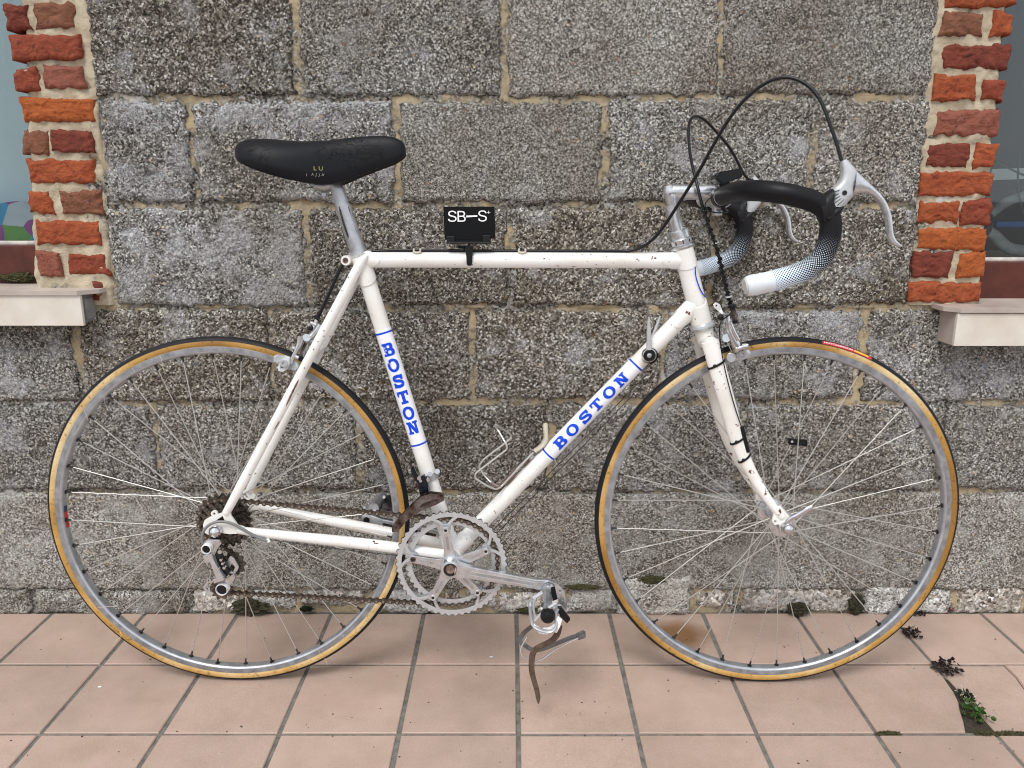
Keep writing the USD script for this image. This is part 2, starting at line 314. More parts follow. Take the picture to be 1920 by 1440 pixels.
# rough aggregate stone
def stonemat(name, scale, dark, mid, light, lichen=.52, bump=.0032, lich=(.44, .45, .47), pale=.64):
    MAT[name] = usdkit.material(stage, LK + name, {
        'g': ('geometry', {}), 'oi': ('object_info', {}),
        'nw': ('noise_texture', {'scale': scale * .8, 'detail': 2.}), 'wp': ('mix', {'mix_type': 'linear_light', 'fac': .0035}),
        'v': ('voronoi_texture', {'scale': scale}), 's': ('separate_color', {}),
        'v2': ('voronoi_texture', {'scale': scale * 2.3}), 's2': ('separate_color', {}),
        'mixv': ('mix_float', {'fac': .16}),
        'r': ('rgb_ramp', {'ramp': [(0, tuple(x * .25 for x in dark)), (.16, dark), (.40, mid), (.58, light), (.78, tuple(min(.8, x * 1.7) for x in light)), (.90, (pale, pale, pale * .98)), (1, (.78, .77, .74))]}),
        'nl': ('noise_texture', {'scale': 13., 'detail': 8., 'roughness': .72}), 'rl': ('rgb_ramp', {'ramp': [(lichen, (0, 0, 0)), (lichen + .11, (.85, .85, .85))]}),
        'nf': ('noise_texture', {'scale': scale * 1.3, 'detail': 3., 'roughness': .8}), 'rf': ('rgb_ramp', {'ramp': [(.40, (0, 0, 0)), (.56, (1, 1, 1))]}), 'lm': ('math', {'math_type': 'multiply'}),
        'ml': ('mix', {'color2': lich}),
        'nb': ('noise_texture', {'scale': 5., 'detail': 5., 'roughness': .6}), 'rb': ('rgb_ramp', {'ramp': [(.35, (.80, .75, .68)), (.62, (1.16, 1.17, 1.18))]}), 'mb': ('mix', {'mix_type': 'multiply', 'fac': .85}),
        'vo': ('voronoi_texture', {'scale': scale * .28}), 'so': ('separate_color', {}), 'ro': ('rgb_ramp', {'ramp': [(.955, (0, 0, 0)), (.96, (1, 1, 1))]}), 'rc': ('rgb_ramp', {'ramp': [(0, (.30, .12, .05)), (.5, (.55, .36, .14)), (.8, (.62, .58, .5))]}), 'rd': ('rgb_ramp', {'ramp': [(.20, (1, 1, 1)), (.30, (0, 0, 0))]}), 'om': ('math', {'math_type': 'multiply'}), 'mo': ('mix', {}),
        'rv': ('map_range', {'to_min': .84, 'to_max': 1.16}), 'hv': ('hsv', {}),
        'npit': ('noise_texture', {'scale': scale * .20, 'detail': 3., 'roughness': .6}), 'rp': ('rgb_ramp', {'ramp': [(.30, (0, 0, 0)), (.44, (1, 1, 1))]}),
        'h1': ('math', {'math_type': 'multiply_add', 'value2': -.55}), 'h2': ('math', {'math_type': 'multiply_add', 'value2': -.3}),
        'b': ('bump', {'distance': bump, 'strength': 1.0}), 'p': ('principled_bsdf', {'roughness': .88, 'specular_ior_level': .35})},
        [('g.position', 'nw.vector'), ('g.position', 'wp.color1'), ('nw.color', 'wp.color2'), ('wp.color', 'v.vector'), ('wp.color', 'v2.vector'), ('v.color', 's.color'), ('v2.color', 's2.color'), ('s.r', 'mixv.a'), ('s2.r', 'mixv.b'), ('mixv.result', 'r.fac'),
         ('g.position', 'nl.vector'), ('nl.fac', 'rl.fac'), ('g.position', 'nf.vector'), ('nf.fac', 'rf.fac'), ('rl.color', 'lm.value1'), ('rf.color', 'lm.value2'), ('lm.value', 'ml.fac'), ('r.color', 'ml.color1'),
         ('g.position', 'nb.vector'), ('nb.fac', 'rb.fac'), ('ml.color', 'mb.color1'), ('rb.color', 'mb.color2'),
         ('g.position', 'vo.vector'), ('vo.color', 'so.color'), ('so.r', 'ro.fac'), ('so.g', 'rc.fac'), ('vo.distance', 'rd.fac'), ('ro.color', 'om.value1'), ('rd.color', 'om.value2'), ('om.value', 'mo.fac'), ('mb.color', 'mo.color1'), ('rc.color', 'mo.color2'),
         ('oi.random', 'rv.value'), ('rv.result', 'hv.value'), ('mo.color', 'hv.color'), ('hv.color', 'p.base_color'),
         ('g.position', 'npit.vector'), ('npit.fac', 'rp.fac'), ('v.distance', 'h1.value1'), ('rp.color', 'h1.value3'), ('v2.distance', 'h2.value1'), ('h1.value', 'h2.value3'), ('h2.value', 'b.height'), ('b.normal', 'p.normal')], surface='p.BSDF')
    return MAT[name]
st_coarse = stonemat('stone_coarse', 300., (.045, .038, .030), (.105, .092, .074), (.20, .182, .152), .55)
st_mid = stonemat('stone_grey', 350., (.05, .046, .041), (.125, .117, .105), (.235, .222, .20), .53)
st_fine = stonemat('stone_fine', 430., (.06, .054, .047), (.155, .143, .124), (.265, .25, .222), .60, .0022)
st_lich = stonemat('stone_lichened', 320., (.045, .041, .036), (.11, .103, .092), (.22, .212, .197), .47)
st_plinth = stonemat('plinth_cement', 400., (.06, .052, .040), (.16, .148, .126), (.28, .265, .235), .49, .0018, (.42, .42, .40))
st_white = stonemat('rubble_white', 240., (.10, .095, .085), (.26, .25, .235), (.40, .39, .37), .42, .003, (.55, .55, .53))
st_pale = stonemat('rubble_pale', 150., (.10, .085, .07), (.22, .19, .16), (.33, .29, .25), .45, .003, (.50, .49, .46))

# sandy mortar, greyed by lichen in places
def mortarmat(name, base, base2, grey, thr):
    MAT[name] = usdkit.material(stage, LK + name, {
        'g': ('geometry', {}), 'n': ('noise_texture', {'scale': 26., 'detail': 6., 'roughness': .65}), 'r': ('rgb_ramp', {'ramp': [(.34, base2), (.6, base)]}),
        'n2': ('noise_texture', {'scale': 9., 'detail': 8., 'roughness': .7}), 'r2': ('rgb_ramp', {'ramp': [(thr, (0, 0, 0)), (thr + .10, (1, 1, 1))]}),
        'v': ('voronoi_texture', {'scale': 240.}), 's': ('separate_color', {}), 'rg': ('rgb_ramp', {'ramp': [(0, tuple(x * .2 for x in grey)), (.4, grey), (.8, tuple(x * 2.2 for x in grey)), (1, (.5, .5, .5))]}),
        'm': ('mix', {}), 'nw': ('noise_texture', {'scale': 11., 'detail': 6., 'roughness': .6}), 'gw': ('mapping', {'location': (3.1, 1.7, 5.3)}), 'rw': ('rgb_ramp', {'ramp': [(.62, (0, 0, 0)), (.68, (.85, .85, .85))]}), 'mw': ('mix', {'color2': (.62, .61, .58)}), 'nf': ('noise_texture', {'scale': 190., 'detail': 6., 'roughness': .75}), 'b': ('bump', {'distance': .0042, 'strength': 1.}), 'p': ('principled_bsdf', {'roughness': .95, 'specular_ior_level': .2})},
        [('g.position', 'n.vector'), ('n.fac', 'r.fac'), ('g.position', 'n2.vector'), ('n2.fac', 'r2.fac'), ('g.position', 'v.vector'), ('v.color', 's.color'), ('s.r', 'rg.fac'), ('r.color', 'm.color1'), ('rg.color', 'm.color2'), ('r2.color', 'm.fac'), ('g.position', 'gw.vector'), ('gw.vector', 'nw.vector'), ('nw.fac', 'rw.fac'), ('m.color', 'mw.color1'), ('rw.color', 'mw.fac'), ('mw.color', 'p.base_color'),
         ('g.position', 'nf.vector'), ('nf.fac', 'b.height'), ('b.normal', 'p.normal')], surface='p.BSDF')
    return MAT[name]
mortar = mortarmat('sandy_mortar', (.52, .42, .265), (.33, .265, .17), (.15, .14, .12), .435)
mortar2 = mortarmat('pier_mortar', (.60, .52, .38), (.44, .37, .26), (.15, .135, .11), .57)

# brick: fired clay, one tone per material
def brickmat(name, a, b, dirt=(.055, .026, .018)):
    MAT[name] = usdkit.material(stage, LK + name, {
        'g': ('geometry', {}), 'n': ('noise_texture', {'scale': 42., 'detail': 8., 'roughness': .7, 'distortion': .4}), 'r': ('rgb_ramp', {'ramp': [(.32, a), (.66, b)]}),
        'n2': ('noise_texture', {'scale': 85., 'detail': 7., 'roughness': .75}), 'r2': ('rgb_ramp', {'ramp': [(.56, (0, 0, 0)), (.68, (.85, .85, .85))]}), 'm': ('mix', {'color2': dirt}),
        'n4': ('noise_texture', {'scale': 18., 'detail': 5., 'roughness': .65}), 'r4': ('rgb_ramp', {'ramp': [(.73, (0, 0, 0)), (.75, (1, 1, 1))]}), 'm4': ('mix', {'color2': (.66, .62, .58)}),
        'mp': ('mapping', {'scale': (1, 1, 1.6), 'rotation': (0, .35, 0)}), 'n3': ('noise_texture', {'scale': 130., 'detail': 8., 'roughness': .74, 'distortion': .3}), 'b': ('bump', {'distance': .0075, 'strength': 1.}), 'p': ('principled_bsdf', {'roughness': .82, 'specular_ior_level': .35})},
        [('g.position', 'n.vector'), ('n.fac', 'r.fac'), ('g.position', 'n2.vector'), ('n2.fac', 'r2.fac'), ('r.color', 'm.color1'), ('r2.color', 'm.fac'), ('g.position', 'n4.vector'), ('n4.fac', 'r4.fac'), ('m.color', 'm4.color1'), ('r4.color', 'm4.fac'), ('m4.color', 'p.base_color'),
         ('g.position', 'mp.vector'), ('mp.vector', 'n3.vector'), ('n3.fac', 'b.height'), ('b.normal', 'p.normal')], surface='p.BSDF')
    return MAT[name]
BR = {'r': brickmat('brick_red', (.24, .045, .022), (.36, .085, .042)), 'o': brickmat('brick_orange', (.40, .090, .020), (.52, .145, .038)), 'm': brickmat('brick_mid', (.33, .065, .022), (.45, .115, .042)),
      'd': brickmat('brick_dark', (.16, .034, .022), (.27, .062, .036)), 'b': brickmat('brick_brown', (.20, .080, .045), (.31, .125, .070)), 'p': brickmat('brick_dusty', (.26, .075, .048), (.37, .135, .090))}

# clay paving tiles, with the rust stain that has run out near the front wheel
STAIN = at_z(1268, 1192)
tilem = usdkit.material(stage, LK + 'clay_tile', {
    'g': ('geometry', {}), 'oi': ('object_info', {}),
    'n': ('noise_texture', {'scale': 9., 'detail': 6., 'roughness': .6}), 'r': ('rgb_ramp', {'ramp': [(.3, (.395, .290, .232)), (.5, (.44, .328, .265)), (.7, (.485, .345, .288))]}),
    'n2': ('noise_texture', {'scale': 420., 'detail': 3., 'roughness': .7}), 'r2': ('rgb_ramp', {'ramp': [(.3, (.84, .84, .84)), (.7, (1.1, 1.1, 1.1))]}), 'm2': ('mix', {'mix_type': 'multiply', 'fac': 1.}),
    'n3': ('noise_texture', {'scale': 70., 'detail': 2.}), 'r3': ('rgb_ramp', {'ramp': [(.755, (0, 0, 0)), (.775, (.75, .75, .75))]}), 'm3': ('mix', {'color2': (.11, .085, .065)}),
    'n5': ('noise_texture', {'scale': 3.3, 'detail': 5., 'roughness': .65}), 'r5': ('rgb_ramp', {'ramp': [(.35, (.84, .82, .80)), (.62, (1.05, 1.05, 1.05))]}), 'm5': ('mix', {'mix_type': 'multiply', 'fac': .8}),
    'rv': ('map_range', {'to_min': .91, 'to_max': 1.07}), 'hv': ('hsv', {}),
    'sub': ('vector_math', {'math_type': 'subtract', 'vector2': tuple(STAIN)}), 'sc': ('vector_math', {'math_type': 'multiply', 'vector2': (12., 15., 1.)}), 'ln': ('vector_math', {'math_type': 'length'}),
    'n4': ('noise_texture', {'scale': 14., 'detail': 4.}), 'ad': ('math', {'math_type': 'multiply_add', 'value2': .7}), 'r4': ('rgb_ramp', {'ramp': [(.55, (.9, .9, .9)), (.8, (.45, .45, .45)), (1.0, (0, 0, 0))]}), 'dv': ('math', {'math_type': 'multiply', 'value2': .72}), 'm4': ('mix', {'color2': (.16, .075, .025)}),
    'b': ('bump', {'distance': .0005, 'strength': .6}), 'p': ('principled_bsdf', {'roughness': .55, 'specular_ior_level': .4})},
    [('g.position', 'n.vector'), ('n.fac', 'r.fac'), ('g.position', 'n2.vector'), ('n2.fac', 'r2.fac'), ('r.color', 'm2.color1'), ('r2.color', 'm2.color2'), ('g.position', 'n3.vector'), ('n3.fac', 'r3.fac'), ('m2.color', 'm3.color1'), ('r3.color', 'm3.fac'),
     ('g.position', 'n5.vector'), ('n5.fac', 'r5.fac'), ('m3.color', 'm5.color1'), ('r5.color', 'm5.color2'), ('oi.random', 'rv.value'), ('rv.result', 'hv.value'), ('m5.color', 'hv.color'),
     ('g.position', 'sub.vector1'), ('sub.vector', 'sc.vector1'), ('sc.vector', 'ln.vector1'), ('g.position', 'n4.vector'), ('n4.fac', 'ad.value1'), ('ln.value', 'ad.value3'), ('ad.value', 'dv.value1'), ('dv.value', 'r4.fac'), ('hv.color', 'm4.color1'), ('r4.color', 'm4.fac'), ('m4.color', 'p.base_color'),
     ('n2.fac', 'b.height'), ('b.normal', 'p.normal')], surface='p.BSDF')
# printed cloth behind the left window
clothm = usdkit.material(stage, LK + 'printed_cloth', {
    'g': ('geometry', {}), 'v': ('voronoi_texture', {'scale': 17.}), 's': ('separate_color', {}), 'r': ('rgb_ramp', {'interpolate': False, 'ramp': [(0, (.02, .42, .78)), (.40, (.42, .06, .36)), (.58, (.02, .42, .78)), (.72, (.16, .45, .08)), (.84, (.70, .76, .80))]}), 'p': ('principled_bsdf', {'roughness': .8})},
    [('g.position', 'v.vector'), ('v.color', 's.color'), ('s.r', 'r.fac'), ('r.color', 'p.base_color')], surface='p.BSDF')
paneglass = usdkit.material(stage, LK + 'window_glass', {
    't': ('transparent_bsdf', {'color': (.90, .94, .94)}), 'gl': ('glossy_bsdf', {'roughness': .02, 'color': (1, 1, 1)}), 'f': ('fresnel', {'IOR': 1.5}), 'm': ('mix_closure', {})},
    [('f.fac', 'm.fac'), ('t.BSDF', 'm.closure1'), ('gl.BSDF', 'm.closure2')], surface='m.closure')

# ------------------------------------------------------------------ ground and pavement
mesh('/World', 'ground', trimesh.Trimesh([[-70, -80, -.045], [70, -80, -.045], [70, 60, -.045], [-70, 60, -.045]], [[0, 1, 2], [0, 2, 3]], process=False), asphalt, False, kind='structure', label='grey ground beyond the tiled pavement')
pave = xform('pavement', kind='structure', label='pavement of square pinkish clay tiles at the foot of the wall')
mesh(pave, 'grout_bed', trimesh.creation.box(bounds=[[-2.1, -.32, -.04], [2.1, WALL + .03, -.0035]]), grout, False)
ROWS = [WALL - .004, 1.3727, 1.1679, .9600, .7520, .5440, .3360, .1280, -.08, -.288]
X0, TP = at_z(970, 1246)[0], .2083
rng = np.random.default_rng(5)
def tile(poly, th=.012, dz=0.0):
    poly = poly.buffer(0)
    m = []
    b = .0015
    top, bot = poly.buffer(-b, join_style=2), poly
    t = trimesh.creation.extrude_polygon(bot, th - b, engine='earcut'); t.apply_translation([0, 0, -th]); m.append(t)
    o = np.array(bot.exterior.coords)[:-1]; i = np.array(top.exterior.coords)[:-1]
    if len(o) == len(i):
        k = len(o); V = np.vstack([np.c_[o, np.full(k, -b)], np.c_[i, np.zeros(k)]]); j = np.arange(k); j2 = (j + 1) % k
        q = np.vstack([np.stack([j, j2, k + j2], 1), np.stack([j, k + j2, k + j], 1)])
        vv, ff = trimesh.creation.triangulate_polygon(top, engine='earcut')
        s = trimesh.Trimesh(V, q, process=False); c = trimesh.Trimesh(np.c_[vv, np.zeros(len(vv))], ff, process=False)
        if c.face_normals[:, 2].mean() < 0: c.invert()
        if s.face_normals[:, 2].mean() < 0: s.invert()
        m += [s, c]
    else:
        t = trimesh.creation.extrude_polygon(top, b, engine='earcut'); t.apply_translation([0, 0, -b]); m.append(t)
    t = trimesh.util.concatenate(m); t.apply_translation([0, 0, dz]); return t
def zp(px, py): return tuple(at_z(px, py)[:2])
for r in range(len(ROWS) - 1):
    y1, y0 = ROWS[r], ROWS[r + 1]
    for c in range(-9, 9):
        g = .0040
        xa, xb = X0 + c * TP + g, X0 + (c + 1) * TP - g
        j = rng.normal(0, .0006, 4)
        q = sg.Polygon([(xa + j[0], y0 + g * .8), (xb + j[1], y0 + g * .8), (xb + j[2], y1 - g * .8), (xa + j[3], y1 - g * .8)])
        dz = float(rng.normal(0, .0005))
        if r == 1 and c == 3:            # broken corner where the weed grows
            q = sg.Polygon([q.exterior.coords[0], zp(1810, 1373), zp(1806, 1352), zp(1799, 1330), zp(1797, 1316), zp(1788, 1298), zp(1770, 1272), q.exterior.coords[2], q.exterior.coords[3]])
            mesh(pave, 'tile', tile(q, dz=dz), tilem, False, label='cracked tile with its right corner broken away')
            q = sg.Polygon([zp(1816, 1373), zp(1858, 1373), zp(1838, 1362), zp(1818, 1358)])
            mesh(pave, 'tile_fragment', tile(q, dz=-.004), tilem, False); continue
        if r == 1 and c == 4:
            A = q.intersection(sg.Polygon([(xa - .1, y0 - .1), zp(2010, 1400), zp(1958, 1330), zp(1920, 1291), zp(1905, 1270), zp(1877, 1243), (xa - .1, y1 + .1)]))
            C = q.difference(A.buffer(.0015))
            mesh(pave, 'tile', tile(A, dz=-.001), tilem, False, label='cracked tile beside the green weed'); mesh(pave, 'tile', tile(max(getattr(C, 'geoms', [C]), key=lambda s: s.area), dz=.001), tilem, False); continue
        mesh(pave, 'tile', tile(q, dz=dz), tilem, False)

sq_ = at_z(1818, 1335); mesh('/World', 'joint_soil', tile(sg.Polygon([zp(1760, 1262), zp(1800, 1285), zp(1850, 1350), zp(1868, 1372), zp(1806, 1372), zp(1780, 1300)]), .004, -.0028), simple('dark_soil', (.035, .028, .018), .95, 0, .4, 120, .003, 200), False, label='dark soil in the gap of the broken tile', cat='soil')

# ------------------------------------------------------------------ the stone wall
def fb(p, oct=4, seed=0): return meshkit.fbm(p, oct, seed)
def pebbles(x, z, cell, seed):
    r = np.random.default_rng(seed); x0, x1, z0, z1 = x.min() - .02, x.max() + .02, z.min() - .02, z.max() + .02
    gx, gz = np.meshgrid(np.arange(x0, x1, cell), np.arange(z0, z1, cell)); p = np.stack([gx.ravel(), gz.ravel()], 1); p += r.uniform(-.5, .5, p.shape) * cell
    size = r.uniform(.35, 1.0, len(p)); d, i = cKDTree(p).query(np.stack([x.ravel(), z.ravel()], 1))
    return (np.sqrt(np.clip(1 - (d / (cell * .62)) ** 2, 0, 1)) * size[i]).reshape(x.shape)
def rough(cor, y, depth, step, amp=.002, edge=.004, rnd=.006, rw=.010, seed=0, peb=0.0, cell=.006, pit=0.0, big=18., ridge=0.0):
    """a roughly dressed block: corners (bl, br, tr, tl) as (x, z), its front face near y, reaching back by depth"""
    c = np.asarray(cor, float); W = np.linalg.norm(c[1] - c[0]); H = np.linalg.norm(c[3] - c[0])
    nu, nv = max(3, int(W / step)) + 1, max(3, int(H / step)) + 1
    u, v = np.meshgrid(np.linspace(0, 1, nu), np.linspace(0, 1, nv))
    P = ((1 - u) * (1 - v))[..., None] * c[0] + (u * (1 - v))[..., None] * c[1] + (u * v)[..., None] * c[2] + ((1 - u) * v)[..., None] * c[3]
    d = np.minimum(np.minimum(u, 1 - u) * W, np.minimum(v, 1 - v) * H)
    q = np.concatenate([P, np.full(P.shape[:2] + (1,), seed * 3.7)], -1)
    e = np.exp(-d / .010)[..., None]
    off = np.stack([fb(q * 70, 3, seed + 1) - .5, fb(q * 70, 3, seed + 2) - .5], -1) * 2
    P = P + off * e * edge
    Y = y + rnd * np.clip(1 - d / rw, 0, 1) ** 2 - amp * (fb(q * big, 4, seed + 5) - .5) * 2
    if peb: Y = Y - peb * pebbles(P[..., 0], P[..., 1], cell, seed + 9)
    if pit: Y = Y + pit * np.clip((.36 - fb(q * 38, 3, seed + 7)) / .12, 0, 1)
    if ridge:
        an = (fb(np.full((1, 3), seed * 7.7), 2, 1)[0] - .5) * 1.6; s = np.stack([(q[..., 0] * math.cos(an) + q[..., 1] * math.sin(an)) * 30, (q[..., 1] * math.cos(an) - q[..., 0] * math.sin(an)) * 55, q[..., 2]], -1); w = fb(q * 26, 3, seed + 3); s[..., 1] += w * 5
        Y = Y + ridge * np.abs(fb(s, 3, seed + 11) - .5) * 4 - ridge
    F = np.stack([P[..., 0], Y, P[..., 1]], -1).reshape(-1, 3)
    i, j = np.meshgrid(np.arange(nv - 1), np.arange(nu - 1), indexing='ij')
    f = np.stack([i * nu + j, i * nu + j + 1, (i + 1) * nu + j + 1, (i + 1) * nu + j], -1).reshape(-1, 4)
    ring = np.r_[np.arange(nu), np.arange(1, nv) * nu + nu - 1, (nv - 1) * nu + np.arange(nu - 2, -1, -1), np.arange(nv - 2, 0, -1) * nu]
    Bk = F[ring].copy(); Bk[:, 1] = y + depth; k = len(F); n = len(ring); a = np.arange(n); b = (a + 1) % n
    sk = np.stack([ring[b], ring[a], k + a, k + b], 1)
    return tm((np.vstack([F, Bk]), np.vstack([f, sk])))
def sheet(x0, x1, z0, z1, y, step, amp, seed, big=25.):
    nu, nv = max(2, int((x1 - x0) / step)), max(2, int((z1 - z0) / step)); u, v = np.meshgrid(np.linspace(x0, x1, nu), np.linspace(z0, z1, nv))
    q = np.stack([u, v, np.full_like(u, seed * 2.3)], -1)
    Y = y - amp * ((fb(q * big, 4, seed) - .5) * 2 + .7 * (fb(q * 5, 2, seed + 4) - .5) * 2)
    i, j = np.meshgrid(np.arange(nv - 1), np.arange(nu - 1), indexing='ij')
    return tm((np.stack([u, Y, v], -1).reshape(-1, 3), np.stack([i * nu + j, i * nu + j + 1, (i + 1) * nu + j + 1, (i + 1) * nu + j], -1).reshape(-1, 4)))
def wx(px, py): return at_y(px, py)[0]
def wz(py): return at_y(960, py)[2]

wall = xform('stone_wall', loc=(0, 0, 0), label='wall of grey aggregate stone blocks with sandy joints behind the bicycle', cat='wall')
ZJ = [wz(922), wz(755), wz(577), wz(385), wz(185)]; ZJ += [ZJ[-1] + .2, ZJ[-1] + .4, ZJ[-1] + .6, ZJ[-1] + .8]
EL_, ER_ = -.765, .765            # edges of the stone between the piers, high up
rowsx = [  # course -> (left edge, joints, right edge, picture height of the course's middle)
    (-1.9, [148, 508, 886, 1243, 1616], 1.9, 665), (-1.9, [297, 671, 1030, 1392, 1757], 1.9, 840)]
MATS = {'c': st_coarse, 'm': st_mid, 'f': st_fine, 'l': st_lich}
courses = {   # index of lower joint: (xs, materials)
    0: ([-1.9] + [wx(p, 840) for p in (297, 671, 1030, 1392, 1757)] + [1.9], 'mmcmmm'),
    1: ([-1.9] + [wx(p, 665) for p in (148, 508, 886, 1243, 1616)] + [1.9], 'mcccll'),
    2: ([wx(205, 480)] + [wx(p, 480) for p in (577, 958, 1337)] + [wx(1711, 480)], 'lccc'),
    3: ([wx(191, 285)] + [wx(p, 285) for p in (361, 744, 1134, 1524)] + [wx(1733, 285)], 'llfmm'),
    4: ([wx(166, 90)] + [wx(p, 90) for p in (556, 946, 1350)] + [wx(1753, 90)], 'cmff'),
    5: ([EL_, -.25, .22, ER_], 'mcm'), 6: ([EL_, -.5, -.03, .44, ER_], 'cmcl'), 7: ([EL_, -.25, .22, ER_], 'lcm')}
sd = 10
for k, (xs, ms) in courses.items():
    z0, z1 = ZJ[k], ZJ[k + 1]
    for i in range(len(xs) - 1):
        sd += 1; rr = np.random.default_rng(sd); g = .0075
        a, b = xs[i] + (g if i else .002), xs[i + 1] - (g if i < len(xs) - 2 else .002)
        j = rr.normal(0, .0022, 8); kind = ms[i]; g = .0058
        far = k > 4
        peb = {'c': .0042, 'm': .0030, 'f': .0018, 'l': .0034}[kind]
        m = rough([(a + j[0], z0 + g + j[1]), (b + j[2], z0 + g + j[3]), (b + j[4], z1 - g + j[5]), (a + j[6], z1 - g + j[7])], WALL - .0035, .06, .012 if far else .0036, amp=.0028, edge=.0085, rnd=.007, rw=.010, seed=sd, peb=0 if far else peb, cell={'c': .0072, 'm': .0062, 'f': .005, 'l': .0066}[kind], pit=.005 if kind in 'cl' else .003)
        mesh(wall, 'stone_block', m, MATS[kind], True)
lo_l, lo_r = wz(610), wz(600)
mesh(wall, 'mortar', [sheet(-.86, .86, ZJ[2], 1.9, WALL + .0035, .006, .0045, 3), sheet(-1.9, 1.9, -.02, ZJ[2], WALL + .0035, .006, .0045, 4)], mortar, True)
# plinth: a smeared cement band, broken at the foot to show rubble
zp1 = ZJ[0] - .004; PB = wz(1103)
for a, b in ((-1.9, 1.9),):
    sd += 1
    lowz = PB
    mesh(wall, 'plinth_render', rough([(a + .0006, lowz), (b - .0006, lowz), (b - .0006, zp1), (a + .0006, zp1)], WALL - .006, .05, .004, amp=.0035, edge=.006, rnd=.004, rw=.008, seed=sd, peb=.0014, cell=.005, pit=.004), st_plinth, True)
# rubble at the wall's foot
def rub(px0, px1, py0, py1, m, out=.006, seed=0):
    z0, z1 = wz(py1), wz(py0); a, b = wx(px0, (py0 + py1) / 2), wx(px1, (py0 + py1) / 2); r = np.random.default_rng(seed); j = r.normal(0, .004, 8)
    mesh(wall, 'rubble_stone', rough([(a + j[0], z0), (b + j[1], z0), (b + j[2] - .006, z1 + j[3]), (a + j[4] + .006, z1 + j[5])], WALL - out, .05, .004, amp=.007, edge=.010, rnd=.014, rw=.016, seed=200 + seed, peb=.003, cell=.006, pit=.004, big=30.), m, True)
RUB = [(-260, 60, 1102, 1154, 'g'), (62, 352, 1103, 1153, 'g'), (355, 462, 1106, 1150, 'p'), (466, 560, 1104, 1140, 'w'), (564, 690, 1103, 1138, 'p'), (694, 820, 1106, 1150, 'w'), (824, 868, 1100, 1136, 'p'), (871, 930, 1099, 1138, 'w'), (934, 1060, 1108, 1150, 'p'),
       (1064, 1160, 1099, 1146, 'w'), (1163, 1296, 1080, 1150, 'w'), (1300, 1357, 1104, 1140, 'p'), (1360, 1376, 1106, 1138, 'w'), (1379, 1610, 1099, 1150, 'p'), (1614, 1788, 1096, 1151, 'w'), (1792, 1925, 1094, 1152, 'p'), (1928, 2100, 1096, 1152, 'w')]
for i, (a, b, c, d, k) in enumerate(RUB): rub(a, b, c, d, {'p': st_pale, 'w': st_white, 'g': st_plinth}[k], {'p': .004, 'w': .010, 'g': .008}[k] + (.006 if i == 10 else 0), i)

# ------------------------------------------------------------------ brick piers beside the windows
LB = [(11, 55, 6, 55, 'd'), (65, 143, 3, 51, 'b'), (22, 158, 69, 112, 'r'), (32, 75, 127, 172, 'r'), (84, 160, 122, 166, 'p'), (40, 177, 182, 227, 'o'), (43, 91, 243, 286, 'b'), (98, 180, 245, 287, 'd'), (52, 180, 301, 345, 'm'),
      (57, 103, 358, 400, 'm'), (113, 193, 359, 402, 'b'), (68, 190, 413, 460, 'm'), (73, 117, 473, 517, 'p'), (128, 205, 474, 516, 'r'), (176, 196, 528, 543, 'd'), (172, 190, 551, 566, 'd'),
      (0, 150, -62, -12, 'm'), (-8, 36, -122, -74, 'r'), (46, 140, -122, -74, 'd'), (-18, 136, -186, -136, 'o')]
RB = [(1773, 1903, -38, 11, 'm'), (1763, 1842, 22, 67, 'b'), (1858, 1900, 25, 68, 'm'), (1768, 1892, 85, 131, 'd'), (1748, 1828, 142, 190, 'm'), (1842, 1883, 147, 191, 'r'), (1750, 1875, 208, 252, 'p'), (1737, 1813, 269, 312, 'd'), (1827, 1870, 269, 312, 'm'),
      (1725, 1860, 323, 368, 'm'), (1720, 1795, 375, 417, 'm'), (1802, 1856, 373, 421, 'r'), (1723, 1848, 427, 467, 'o'), (1708, 1783, 473, 517, 'd'), (1797, 1843, 474, 519, 'o'), (1703, 1837, 527, 568, 'm'),
      (1776, 1860, -100, -52, 'r'), (1872, 1912, -100, -52, 'o'), (1780, 1918, -160, -112, 'd')]
